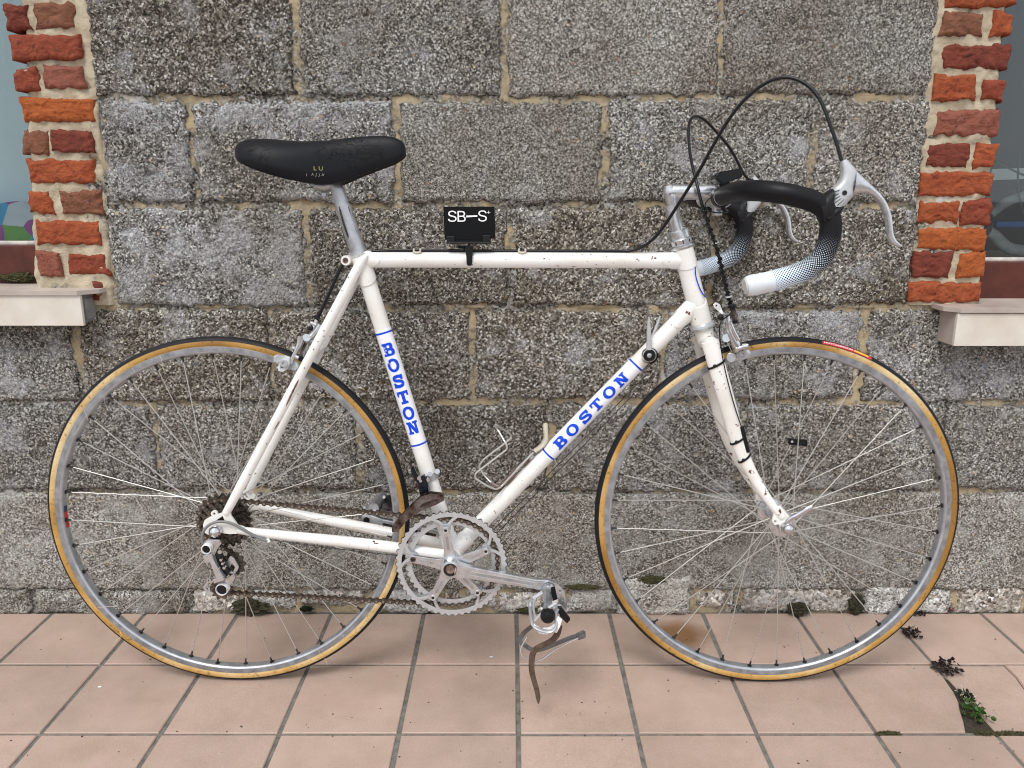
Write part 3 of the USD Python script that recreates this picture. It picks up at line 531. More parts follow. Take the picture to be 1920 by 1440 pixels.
def pier(bricks, label, edges, seed):
    p = xform('brick_pier', loc=(0, 0, 0), label=label, cat='brick pier')
    for i, (a, b, c, d, k) in enumerate(bricks):
        r = np.random.default_rng(seed + i); z0, z1 = wz(d), wz(c); ym = (c + d) / 2; j = r.normal(0, .0022, 8)
        m = rough([(wx(a, ym) + j[0], z0 + j[1]), (wx(b, ym) + j[2], z0 + j[3]), (wx(b, ym) + j[4], z1 + j[5]), (wx(a, ym) + j[6], z1 + j[7])], WALL - .004 - abs(r.normal(0, .002)), .07, .0018, amp=.0036, edge=.0055, rnd=.006, rw=.007, seed=seed + i, ridge=.0030, big=70.)
        mesh(p, 'brick', m, BR[k], True)
    zt, zb, fx0t, fx0b, fx1t, fx1b = edges
    nv, nu = int((zt - zb) / .004), 46
    v, u = np.meshgrid(np.linspace(0, 1, nv), np.linspace(0, 1, nu), indexing='ij'); z = zb + (zt - zb) * v
    xa, xb = fx0b + (fx0t - fx0b) * v, fx1b + (fx1t - fx1b) * v; x = xa + (xb - xa) * u
    q = np.stack([x, z, np.full_like(x, seed)], -1)
    edge = np.minimum(u, 1 - u) * (xb - xa)
    x = x + (fb(q * np.array([0, 30, 1]), 3, seed) - .5) * .010 * np.exp(-edge / .01)
    Y = WALL - .0005 - .012 * (fb(q * 45, 4, seed) - .5) + .008 * np.clip(1 - edge / .008, 0, 1) ** 2
    i, j = np.meshgrid(np.arange(nv - 1), np.arange(nu - 1), indexing='ij'); f = np.stack([i * nu + j, i * nu + j + 1, (i + 1) * nu + j + 1, (i + 1) * nu + j], -1).reshape(-1, 4)
    V = np.stack([x, Y, z], -1).reshape(-1, 3)
    parts = [(V, f)]
    for col, s in ((0, 1), (nu - 1, -1)):       # returns into the window opening
        A = V[np.arange(nv) * nu + col]; Bk = A.copy(); Bk[:, 1] = WALL + .14; k = nv; a = np.arange(nv - 1)
        parts.append((np.vstack([A, Bk]), np.stack([a, a + k, a + k + 1, a + 1], 1)[:, ::s]))
    mesh(p, 'mortar', parts, mortar2, True)
    return p
xl = lambda px, py: wx(px, py)
pier(LB, 'brick pier between the left window and the grey stone', (1.92, wz(572), -.845, -.972, -.748, xl(213, 560)), 300)
pier(RB, 'brick pier between the grey stone and the right window', (1.92, wz(572), .749, xl(1703, 560), .888, xl(1837, 560)), 400)

# ------------------------------------------------------------------ window sills
def sill(side, label, end_m):
    s = xform('window_sill', loc=(0, 0, 0), label=label, cat='window sill')
    if side < 0:
        p = .05; Y = WALL - p; x1 = at_y(153, 580, Y)[0]; x0 = -1.9; zt, zb = at_y(100, 545, Y)[2], at_y(100, 611, Y)[2]; zm = at_y(100, 553, Y)[2]
        e = .0015
        mesh(s, 'front_tile', rbox(x0, x1, Y, Y + .008, zb, zm, .001), sillm, 30)
        mesh(s, 'end_block', rough_end(x1 - .006, Y + .008, zb + .004, zm, 1), cement, 20, label='bare grey cement end of the sill')
        mesh(s, 'bedding', rbox(x0, x1 - .004, Y + .003, WALL + .1, zm, zt - .008, .001), cement, 30)
        poly = sg.Polygon([(x0, Y - .004), (x1 - .003, Y - .004), (x1 + .026, Y + .026), (x1 + .026, WALL + .0), (x1 - .075, WALL + .0), (x1 - .075, WALL + .10), (x0, WALL + .10)])
    else:
        p = .068; Y = WALL - p; x0 = at_y(1795, 600, Y)[0]; x1 = 1.9; zt, zb = at_y(1850, 578, Y)[2], at_y(1850, 649, Y)[2]; zm = at_y(1850, 588, Y)[2]
        mesh(s, 'front_tile', rbox(x0, x1, Y, Y + .008, zb, zm, .001), sillm, 30)
        mesh(s, 'end_tile', rbox(x0 + .0, x0 + .008, Y + .0085, WALL + .01, zb, zm, .001), sillt, 30)
        mesh(s, 'bedding', rbox(x0 + .004, x1, Y + .003, WALL + .1, zm, zt - .008, .001), cement, 30)
        poly = sg.Polygon([(x0 + .003, Y - .004), (x1, Y - .004), (x1, WALL + .10), (x0 + .085, WALL + .10), (x0 + .085, WALL + .0), (x0 - .018, WALL + .0), (x0 - .018, Y + .022)])
    m = trimesh.creation.extrude_polygon(poly, .0085, engine='earcut'); m.apply_translation([0, 0, zt - .0085]); mesh(s, 'top_slab', m, sillt, False)
    return s, zt
def rough_end(x, y, z0, z1, sgn):
    return trimesh.util.concatenate([rbox(x - .2, x + .004, y + .0005, WALL + .01, z0, z1 - .0005, .002), rbox(x + .0035, x + .007, y + .006, WALL + .01, z0 + .006, z1 - .010, .0015)])
sl, zsl = sill(-1, 'pale tiled sill below the left window, its right end bare grey cement', cement)
sr, zsr = sill(1, 'pale tiled sill below the right window, its left end closed by a tile', sillt)

# ------------------------------------------------------------------ windows and what is seen in them
WY = WALL + .085
def window(side, label, zsill):
    w = xform('window', loc=(0, 0, 0), label=label, cat='window')
    if side < 0: x0, x1 = -1.9, -.92
    else: x0, x1 = .90, 1.9
    zr = at_y(30 if side < 0 else 1890, 452 if side < 0 else 483, WY)[2]
    mesh(w, 'bottom_rail', [rbox(x0, x1, WY - .008, WY + .045, zsill - .004, zr - .008, .003)], brownpaint, 30)
    mesh(w, 'putty_bead', rbox(x0, x1, WY - .001, WY + .02, zr - .0085, zr, .0025), simple_once('putty', (.50, .46, .42)), 30)
    mesh(w, 'stile', rbox(x1 - .012 if side < 0 else x0, x1 + .05 if side < 0 else x0 + .014, WY - .004, WY + .045, zr, 1.9, .003) if side < 0 else rbox(x0 - .04, x0 + .012, WY - .004, WY + .045, zr, 1.9, .003), brownpaint, 30)
    mesh(w, 'pane', trimesh.creation.box(bounds=[[x0, WY + .010, zr], [x1, WY + .014, 1.9]]), paneglass, False)
    # the room behind: five inner faces
    X0_, X1_, Y1_ = x0 - .0, x1 + (.05 if side < 0 else 0), WY + (.55 if side > 0 else .45)
    if side > 0: X0_ -= .04
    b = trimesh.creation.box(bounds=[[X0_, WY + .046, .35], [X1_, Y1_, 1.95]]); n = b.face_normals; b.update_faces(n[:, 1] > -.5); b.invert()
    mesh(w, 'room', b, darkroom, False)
    mesh(w, 'inner_sill', trimesh.creation.box(bounds=[[X0_ + .002, WY + .05, zr - .03], [X1_ - .002, WY + .30, zr - .006]]), sillt, False)
    return w, zr
def simple_once(n, c): return MAT[n] if n in MAT else simple(n, c, .7, 0, .3, 60)
wl, zrl = window(-1, 'brown framed window at the left with a pale blind behind the glass', zsl)
wr, zrr = window(1, 'brown framed window at the right with a dark room behind the glass', zsr)
x = np.linspace(-1.88, -.94, 60); z = np.linspace(zrl - .004, 1.88, 20); X, Z = np.meshgrid(x, z); Yb = WY + .14 + .006 * np.sin(X * 40) + .004 * np.sin(X * 17 + Z * 3)
i, j = np.meshgrid(np.arange(19), np.arange(59), indexing='ij')
mesh('/World', 'window_blind', (np.stack([X, Yb, Z], -1).reshape(-1, 3), np.stack([i * 60 + j, i * 60 + j + 1, (i + 1) * 60 + j + 1, (i + 1) * 60 + j], -1).reshape(-1, 4)), blindm, True, label='pale blue grey blind hanging behind the left window pane', cat='blind')
# crumpled printed cloth on the inner sill
u, v = np.meshgrid(np.linspace(0, 1, 70), np.linspace(0, 1, 40)); cz = at_y(30, 452, WY + .08)[2]; hz = at_y(30, 374, WY + .12)[2]
q = np.stack([u * 5, v * 3, u * 0 + 2.2], -1)
Xc = -1.45 + u * .55; Zc = cz - .006 + (hz - cz) * np.sin(v * np.pi) ** .8 * (.75 + .45 * fb(q, 3, 8)) * np.clip(np.minimum(u, 1 - u) * 9, 0, 1) ** .5
Yc = WY + .022 + .10 * v + .03 * (fb(q * 2, 3, 4) - .5)
i, j = np.meshgrid(np.arange(39), np.arange(69), indexing='ij')
mesh('/World', 'printed_cloth', (np.stack([Xc, Yc, Zc], -1).reshape(-1, 3), np.stack([i * 70 + j, i * 70 + j + 1, (i + 1) * 70 + j + 1, (i + 1) * 70 + j], -1).reshape(-1, 4)), clothm, True, label='crumpled blue, purple and green cloth lying behind the left window pane', cat='cloth')
# things behind the right pane
YR = WY + .045
def R3(pts, Y=YR): return np.array([at_y(a, b, Y) for a, b in pts])
q = R3([(1857, 338), (1960, 334), (1960, 314), (1860, 317)], YR + .09)
mesh('/World', 'paper_sheet', trimesh.util.concatenate([tm((np.vstack([q, q + [0, .004, 0]]), np.array([[0, 1, 2], [0, 2, 3], [4, 6, 5], [4, 7, 6], [0, 4, 5], [0, 5, 1], [3, 2, 6], [3, 6, 7], [0, 3, 7], [0, 7, 4], [1, 5, 6], [1, 6, 2]])))]), paperm, False, label='white paper sheet standing behind the right window pane', cat='paper')
hb = spline(R3([(1856, 402), (1868, 392), (1885, 380), (1905, 372), (1930, 366), (1970, 364)]), 24); mesh('/World', 'taped_bar', sweep(hb, .0105, 14), greytube, 40, label='grey taped bar, the upper of two behind the right window pane', cat='handlebar')
hb = spline(R3([(1852, 434), (1862, 440), (1874, 452), (1890, 464), (1915, 470), (1960, 470)]), 24); mesh('/World', 'taped_bar', sweep(hb, .0125, 14), greytube, 40, label='thick grey taped bar, the lower of two behind the right window pane', cat='handlebar')
mesh('/World', 'blue_strip', rbox(at_y(1868, 420, YR - .02)[0], 1.5, YR - .022, YR - .012, at_y(1868, 426, YR - .02)[2], at_y(1868, 415, YR - .02)[2], .002), simple('blue_plastic', (.02, .09, .32), .4), 30, label='blue plastic strip lying between two grey bars behind the right pane', cat='strip')
hb = spline(R3([(1868, 304), (1885, 312), (1905, 322), (1935, 334)], YR - .018), 14); mesh('/World', 'teal_cord', sweep(hb, .0022, 6), tealm, 40, label='teal cord slanting behind the right window pane', cat='cord')
hb = spline(R3([(1913, 280), (1909, 320), (1910, 360), (1919, 400), (1925, 440)], YR - .018), 14); mesh('/World', 'teal_cord', sweep(hb, .0022, 6), tealm, 40, label='teal cord hanging straight down behind the right window pane', cat='cord')
# moss on the sill against the left rail
def tuft(cen, ext, n, size, seed, flat=.5, up=(0, 0, 1), leaf=False):
    r = np.random.default_rng(seed); V, F = [], []
    for k in range(n):
        p = np.asarray(cen) + r.normal(0, 1, 3).clip(-1.7, 1.7) * np.asarray(ext); d = r.normal(0, 1, 3); d[2] = abs(d[2]) * flat; d /= np.linalg.norm(d); s = size * r.uniform(.5, 1.3)
        a = np.cross(d, r.normal(0, 1, 3)); a /= np.linalg.norm(a); b = np.cross(d, a); o = len(V)
        if leaf: 
            t = np.linspace(0, 2 * np.pi, 7)[:-1]; V += [p + s * (a * math.cos(w) + b * .8 * math.sin(w)) + d * s * .25 * math.cos(2 * w) for w in t]; F += [[o, o + 1, o + 2], [o, o + 2, o + 3], [o, o + 3, o + 4], [o, o + 4, o + 5]]
        else: V += [p - a * s * .4, p + a * s * .4, p + d * s * 1.6]; F += [[o, o + 1, o + 2]]
    return trimesh.Trimesh(np.array(V), np.array(F), process=False)
def clump(px, py, Y, w, h, d, seed, z=None):
    """a cushion of moss: lumpy body and fuzz"""
    c = at_y(px, py, Y) if z is None else at_z(px, py, z); m = trimesh.creation.icosphere(4, 1.0); v = m.vertices
    k = 1 + 1.7 * (fb(v * 3.5 + seed, 5, seed) - .5); m.vertices = v * k[:, None] * np.array([w, d, h]) + c
    f = tuft([0, 0, 0], [1, 1, 1], 700, .0035, seed, 1.); r = np.random.default_rng(seed); s = v[r.integers(0, len(v), 700)]; pos = s * (1 + 1.7 * (fb(s * 3.5 + seed, 5, seed) - .5))[:, None] * np.array([w, d, h]) + c
    tri = f.vertices.reshape(-1, 3, 3); tri = tri - tri.mean(1, keepdims=True) + pos[:, None]
    return [m, trimesh.Trimesh(tri.reshape(-1, 3), np.arange(2100).reshape(-1, 3), process=False)]
mesh('/World', 'moss_strip', trimesh.util.concatenate([trimesh.util.concatenate(clump(px, 521, WY - .012, .02, .005 + .002 * (k % 3), .008, 40 + k)) for k, px in enumerate((16, 28, 40, 52))]), moss2, 40, label='olive moss strip at the foot of the left window rail', cat='moss')
mesh('/World', 'moss_clump', clump(468, 1138, WALL - .012, .036, .016, .014, 60), moss, 40, label='large dark moss cushion at the wall foot inside the rear wheel', cat='moss')
mesh('/World', 'moss_clump', clump(1497, 1141, WALL - .016, .020, .012, .012, 61), moss, 40, label='small dark moss cushion at the wall foot below the front hub', cat='moss')
mesh('/World', 'moss_clump', clump(1606, 1134, WALL - .012, .014, .022, .010, 62), moss, 40, label='tall dark moss cushion in a gap of the rubble right of the front hub', cat='moss')
mesh('/World', 'moss_clump', clump(575, 1142, WALL - .010, .012, .004, .006, 63), leafd, 40, label='thin green moss patch at the wall foot near the chain', cat='moss')
mesh('/World', 'moss_clump', clump(1222, 1087, WALL - .012, .024, .008, .008, 64), moss2, 40, label='brownish moss over the white rubble stone left of the front wheel spokes', cat='moss')
mesh('/World', 'moss_clump', clump(1093, 1101, WALL - .010, .034, .005, .006, 65), moss2, 40, label='brown moss line above the rubble beside the pedal', cat='moss')
mesh('/World', 'moss_clump', clump(990, 1143, WALL - .010, .018, .004, .008, 66), moss2, 40, label='flat mossy patch at the wall foot left of the pedal', cat='moss')
for k, (a, b, w, d, lb) in enumerate(((1846, 1376, .012, .006, 'moss in the tile joint just below the green weed'), (1895, 1376, .034, .004, 'moss strip filling the tile joint at the right edge'), (1665, 1376, .018, .003, 'thin moss in the tile joint left of the broken tile'))):
    mesh('/World', 'joint_moss', clump(a, b, 0, w, .003, d, 70 + k, z=-.001), moss2, 40, label=lb, cat='moss')
def weed(name, px, py, ext, n, size, m, seed, label, cat='weed', stems=6, z=.006, ms=None):
    o = at_z(px, py, 0); p = xform(name, loc=o, label=label, cat=cat); r = np.random.default_rng(seed)
    mesh(p, 'leaves', tuft([0, 0, z], [*ext, z * .55], n, size, seed, 2.2, leaf=True), m, False)
    mesh(p, 'stems', [sweep(spline([[r.normal(0, ext[0] * .5), r.normal(0, ext[1] * .5), -.003], [r.normal(0, ext[0] * .7), r.normal(0, ext[1] * .7), z * .8], [r.normal(0, ext[0] * 1.3), r.normal(0, ext[1] * 1.3), z * 1.4]], 6), .0006, 4) for _ in range(stems)], ms or moss2, 40)
weed('green_weed', 1825, 1340, (.011, .016), 40, .0058, leafg, 3, 'bright green weed growing where the tile corner is broken', stems=16, z=.010)
weed('dry_weed', 1812, 1312, (.006, .010), 40, .004, leafd, 4, 'dark withered weed just above the bright green weed', stems=14, z=.007, ms=straw)
weed('maroon_weed', 1772, 1258, (.014, .012), 70, .0050, leafr, 5, 'larger maroon weed at the crossing of tile joints right of the front wheel', z=.009)
weed('maroon_weed', 1709, 1192, (.010, .009), 40, .0048, leafr, 6, 'smaller maroon weed in the joint close to the front tyre', z=.008)
weed('pink_weed', 1772, 1148, (.014, .004), 26, .0042, leafp, 7, 'pink leaved weed at the wall foot right of the front wheel', z=.010)
weed('maroon_weed', 1724, 1153, (.008, .004), 20, .0040, leafr, 8, 'tiny reddish weed at the wall foot just right of the front tyre', z=.005)
# scattered crumbs
r = np.random.default_rng(9); cr = []
for k in range(90):
    a = at_z(r.uniform(10, 1910), r.uniform(1165, 1435)); s = r.uniform(.0006, .0016); b = trimesh.creation.icosphere(1, s); b.vertices *= [1.3, 1, .5]; b.apply_translation(a + [0, 0, s * .4]); cr.append(b)
mesh('/World', 'grit', cr, simple('grit_brown', (.06, .04, .03), .9), 40, kind='stuff', label='scattered dark grit on the tiles', cat='grit')
for (a, b, lb) in ((187, 1288, 'white petal lying on the tiles below the rear wheel'), (921, 1232, 'white crumb lying on the tiles right of the chainring')):
    m = trimesh.creation.icosphere(2, .0034); m.vertices *= [1, .7, .22]; m.apply_translation(at_z(a, b) + [0, 0, .0008]); mesh('/World', 'petal', m, whitep, 40, label=lb, cat='petal')
# BIKE
# ------------------------------------------------------------------ the bicycle
mm = Gf.Matrix4d(*[float(x) for x in (*RM[:, 0], 0, *RM[:, 1], 0, *RM[:, 2], 0, *BO, 1)])
bike = xform('bicycle', mat=mm, label='old white racing bicycle with drop handlebar leaning on the stone wall', cat='bicycle')
WR, WF, RZ = -.5252, .4877, .335

def wheel(xc, label, hub_r, hub_l, phase, front):
    w = xform('wheel', parent=bike, loc=(xc, 0, RZ), label=label)
    def tor(a0, a1, r, n, seg=200, Rc=.3235):
        a = np.radians(np.linspace(a0, a1, n)); u = np.arange(seg) * 2 * np.pi / seg; U, A = np.meshgrid(u, a, indexing='ij'); R = Rc + r * np.cos(A)
        i, j = np.meshgrid(np.arange(seg), np.arange(n - 1), indexing='ij'); i2 = (i + 1) % seg
        return tm((np.stack([R * np.cos(U), r * np.sin(A), R * np.sin(U)], -1).reshape(-1, 3), np.stack([i * n + j, i * n + j + 1, i2 * n + j + 1, i2 * n + j], -1).reshape(-1, 4)))
    mesh(w, 'tyre', tor(-66, 66, .0116, 15), tyreb, 50)
    mesh(w, 'sidewall', [tor(64, 152, .0110, 12), tor(-152, -64, .0110, 12)], MAT['sidewall'], 50)
    pr = [(.3165, -.0080), (.3185, -.0094), (.3172, -.0101), (.3090, -.0099), (.3084, -.0098), (.3062, -.0085), (.3048, -.0055), (.3044, 0), (.3048, .0055), (.3062, .0085), (.3084, .0098), (.3090, .0099), (.3172, .0101), (.3185, .0094), (.3165, .0080), (.3130, 0), (.3165, -.0080)]
    rm = lathe(pr[3:12], (0, 0, 0), (0, 1, 0), 200); rs = lathe(pr[:4], (0, 0, 0), (0, 1, 0), 200); rs2 = lathe(pr[11:], (0, 0, 0), (0, 1, 0), 200)
    full = lathe(pr, (0, 0, 0), (0, 1, 0), 60)
    if full.volume < 0: [q.invert() for q in (rm, rs, rs2)]
    rim_ = mesh(w, 'rim', rm, rimalu, 35); mesh(rim_, 'brake_track', rs, rimtrack, 35); mesh(rim_, 'brake_track', rs2, rimtrack, 35)
    nip = []
    for i in range(36):
        th = phase + i * math.radians(10); side = 1 if i % 2 else -1; j = i // 2; dr = 1 if j % 2 else -1
        rim = np.array([math.cos(th), 0, math.sin(th)])
        ha = th + dr * math.radians(62); hr = .0205
        hb_ = np.array([hr * math.cos(ha), hub_r if side < 0 else hub_l, hr * math.sin(ha)])
        end = rim * .3040 + np.array([0, .002 * side, 0])
        mesh(w, 'spoke', rod(hb_, end, .00095, 6), steel, True)
        d = (hb_ - end) / np.linalg.norm(hb_ - end)
        nip.append(rod(end - d * .002, end + d * .010, .0021, 8, .0016)); nip.append(lathe([(0, 0), (.0042, 0), (.0042, .0012), (0, .0014)], rim * .3046 + np.array([0, .002 * side, 0]), -rim, 10))
    mesh(w, 'nipples', nip, darksteel, 30)
    f0, f1 = hub_r, hub_l
    mesh(w, 'hub', [lathe([(.0, f0 - .012), (.010, f0 - .012), (.012, f0 - .004), (.0235, f0 - .0022), (.0240, f0), (.0235, f0 + .0022), (.013, f0 + .005), (.0105, f0 + .012), (.0105, f1 - .012), (.013, f1 - .005), (.0235, f1 - .0022), (.0240, f1), (.0235, f1 + .0022), (.012, f1 + .004), (.010, f1 + .012), (0, f1 + .012)], (0, 0, 0), (0, 1, 0), 32),
                    rod((0, -.058, 0), (0, .058, 0), .0048)], alu, 30)
    return w
def arc_sheet(pts_fn, shape, maxe):
    """a thin printed sheet: shape in (s, t) bent by pts_fn"""
    out = []
    for g in getattr(shape, 'geoms', [shape]):
        if g.is_empty or g.geom_type != 'Polygon': continue
        v, f = trimesh.creation.triangulate_polygon(g, engine='earcut')
        v, f = trimesh.remesh.subdivide_to_size(np.c_[v, np.zeros(len(v))], f, maxe); out.append(trimesh.Trimesh(pts_fn(v[:, 0], v[:, 1]), f, process=False))
    return trimesh.util.concatenate(out)
rw = wheel(WR, 'rear wheel', -.018, .034, .03, False)
fw = wheel(WF, 'front wheel', -.034, .034, .075, True)
# tyre print on the front wheel, on the viewer's side shoulder
def on_tyre(s, t):  # s along the tread clockwise from the top in metres, t across from the sidewall upward
    an = math.pi / 2 - s / .33; a = np.radians(62) - t / .0118; R = .3235 + .0119 * np.cos(a)
    return np.stack([R * np.cos(an), -.0119 * np.sin(a), R * np.sin(an)], 1)
s0, s1 = .058, .150
lab = sg.box(s0, .0006, s1, .0068).buffer(.0006)
mesh(fw, 'tyre_label', arc_sheet(on_tyre, lab, .0025), redp, True, label='red printed tyre label')
def text_shape(txt, h, bold=True):
    m = meshkit.text_mesh(txt, h, .001, bold); tri = m.triangles; k = m.face_normals[:, 2] > .9
    return ops.unary_union([sg.Polygon(t[:, :2]).buffer(1e-6) for t in tri[k]])
ts = text_shape('HUTCHINSON', .0034); bx = ts.bounds; ts = affinity.translate(affinity.scale(ts, .052 / (bx[2] - bx[0]), 1.0, origin=(bx[0], bx[1])), s0 + .003 - bx[0], .0020 - bx[1])
def on_tyre2(s, t): p = on_tyre(s, t); q = p.copy(); q[:, 1] -= .00022; q[:, 0] *= 1.0006; q[:, 2] *= 1.0006; return q
mesh(fw, 'tyre_lettering', arc_sheet(on_tyre2, ts, .002), whitep, True)
mesh(fw, 'label_bar', arc_sheet(on_tyre2, sg.box(s0 + .058, .0018, s1 - .006, .0054), .003), yellowp, True)
# rim stickers
def rim_st(a0, a1, m, w):
    u = np.radians(np.linspace(a0, a1, 10)); y = np.linspace(-.0045, .0045, 3); U, Yy = np.meshgrid(u, y, indexing='ij'); i, j = np.meshgrid(np.arange(9), np.arange(2), indexing='ij')
    mesh(w, 'rim_sticker', (np.stack([.3040 * np.cos(U), Yy, .3040 * np.sin(U)], -1).reshape(-1, 3), np.stack([i * 3 + j, i * 3 + j + 1, (i + 1) * 3 + j + 1, (i + 1) * 3 + j], -1).reshape(-1, 4)), m, True)
rim_st(176.6, 178.8, navy, rw); rim_st(178.8, 184.6, redp, rw); rim_st(192, 198, redp, fw)
# tube valve-side threads fraying from the rear tyre
r = np.random.default_rng(21); th = []
for a in (108, 118, 131, 140, 215, 226, 233, 241, 300, 310, 28, 40):
    an = math.radians(a); p0 = np.array([.317 * math.cos(an), -.011, .317 * math.sin(an)]); L = r.uniform(.02, .05); pts = [p0]
    d = np.array([-math.cos(an), -.1, -math.sin(an)]) + r.normal(0, .5, 3)
    for k in range(5): d = d + r.normal(0, .35, 3) + [0, 0, -.25]; pts.append(pts[-1] + d / np.linalg.norm(d) * L / 5)
    th.append(sweep(spline(pts, 14), .00035, 4))
for t_ in th: mesh(rw, 'loose_thread', t_, straw, True)
# spoke magnet and computer sensor
mesh(fw, 'spoke_magnet', [plate(affinity.translate(pp([(1478, 822), (1512, 824), (1512, 836), (1478, 833)], .012, .001), -WF, -RZ), .012, .008), ], blackp, 30)
mesh(fw, 'magnet_screw', lathe([(0, 0), (.0022, 0), (.0022, .001), (0, .0012)], bl(1485, 828, .0165) - [WF, 0, RZ], (0, -1, 0), 10), satin, 30)

# ---- frame
def P(x, y, c=0.0): return bl(x, y, c)
BB, SEAT, HT, HBm = P(849, 1034), P(674, 478), P(1279, 463), P(1315.5, 606)
SL = P(683, 487); HT_top = P(1286, 488); DT_top = P(1308, 565)
fr = bike
def axis_up(a, b, t): return a + (b - a) * t
seat_t = mesh(fr, 'seat_tube', rod(BB, SEAT, .0145, 28), paint, 40)
top_t = mesh(fr, 'top_tube', rod(SL - [.004, 0, 0], HT_top, .0139, 28), paint, 40)
down_t = mesh(fr, 'down_tube', rod(BB, DT_top, .0145, 28), paint, 40)
hd = (HBm - HT) / np.linalg.norm(HBm - HT)
mesh(fr, 'head_tube', rod(HT, HBm, .0168, 28), paint, 40)
mesh(fr, 'bottom_bracket_shell', lathe([(0, -.034), (.0175, -.034), (.0195, -.032), (.0195, .032), (.0175, .034), (0, .034)], BB, (0, 1, 0), 28), paint, 30)
def lug(p, d, r, L, sc=.006, n=28, tips=1):
    """a sleeve with a scalloped, pointed end"""
    d = np.asarray(d, float) / np.linalg.norm(d); e1 = np.array([0, -1.0, 0]); e1 -= d * e1.dot(d); e1 /= np.linalg.norm(e1); e2 = np.cross(d, e1)
    t = np.arange(n) * 2 * np.pi / n; ring = np.cos(t)[:, None] * e1 + np.sin(t)[:, None] * e2; end = L + sc * np.cos(tips * t) 
    V = []
    for rr, hh in ((r, np.zeros(n)), (r, end - .001), (r - .0007, end), (r - .003, end + .0002)): V.append(p + ring * rr + hh[:, None] * d)
    k = len(V); i, j = np.meshgrid(np.arange(k - 1), np.arange(n), indexing='ij'); j2 = (j + 1) % n
    return tm((np.vstack(V), np.stack([i * n + j, i * n + j2, (i + 1) * n + j2, (i + 1) * n + j], -1).reshape(-1, 4)))
SD = (BB - SEAT) / np.linalg.norm(BB - SEAT); DD = (DT_top - BB) / np.linalg.norm(DT_top - BB); TD = (HT_top - SL) / np.linalg.norm(HT_top - SL)
mesh(fr, 'lug', [lug(SEAT - SD * .001, SD, .0163, .046, .010), lug(SL, TD, .0155, .020, .010, tips=2), rod(SEAT - SD * .001, SEAT + SD * .004, .0163, 28)], paint, 40)
mesh(fr, 'lug', [lug(HT_top, -TD, .0155, .034, .010, tips=2), lug(HT + hd * .001, hd, .0182, .030, .009), rod(HT, HT + hd * .004, .0182, 28)], paint, 40)
mesh(fr, 'lug', [lug(DT_top + DD * .004, -DD, .0161, .052, .012, tips=2), lug(HBm - hd * .001, -hd, .0182, .040, -.010)], paint, 40)
mesh(fr, 'lug', [lug(BB, DD, .0163, .040, .008), lug(BB, -SD, .0163, .036, .006)], paint, 40)
# seat stays, chain stays, dropouts
def stay(pts, rr, name, n=24): return mesh(fr, name, sweep(spline(B(pts), n), np.interp(np.linspace(0, 1, n), np.linspace(0, 1, len(rr)), rr), 18), paint, 40)
sa = P(678, 489, .0165); sbn = P(424, 962, .060)
for s in (1, -1):
    a, b = sa * [1, s, 1], sbn * [1, s, 1]; k = np.linspace(0, 1, 20)[:, None]; pts = a + (b - a) * k
    cap = a + (a - b) / np.linalg.norm(b - a) * .012
    mesh(fr, 'seat_stay', sweep(np.vstack([cap + [0.004, 0, 0], pts]), np.r_[.003, .0082, np.full(17, .0084), .0078, .0072], 18), paint, 40)
ca, cb = P(446, 994, .0605), P(742, 1027, .030)
for s in (1, -1):
    a, b = ca * [1, s, 1], cb * [1, s, 1]; e = BB + [-.002, -.022 * s, 0]
    pts = spline([a, a + (b - a) * .4, b, e + (b - e) * .3, e], 22); mesh(fr, 'chain_stay', sweep(pts, np.interp(np.linspace(0, 1, 22), [0, .12, .4, .75, 1], [.0068, .0078, .0100, .0105, .0110]), 18), paint, 40)
mesh(fr, 'brake_bridge', rod(P(590, 660) + [0, -.022, 0], P(590, 660) + [0, .022, 0], .0055, 12), paint, 40)
dp = pp([(381, 984), (384, 975), (392, 970), (402, 966), (418, 961), (430, 956), (434, 968), (446, 985), (458, 988), (456, 1000), (430, 1001), (417, 999), (416, 990), (404, 984), (393, 990), (392, 1003), (384, 998)], .0615, .0008)
ho = pp([(405, 976), (418, 967), (423, 978)], .0615)
eye = affinity.translate(disk2(0, 0, .0058).difference(disk2(0, 0, .0024)), *P(402, 963, .0615)[[0, 2]])
dro = ops.unary_union([dp.difference(ho), eye])
d1 = plate(dro, .0605, .0055); mesh(fr, 'dropout', d1, paint, 30); mesh(fr, 'dropout', mirror(d1, 0), paint, 30)
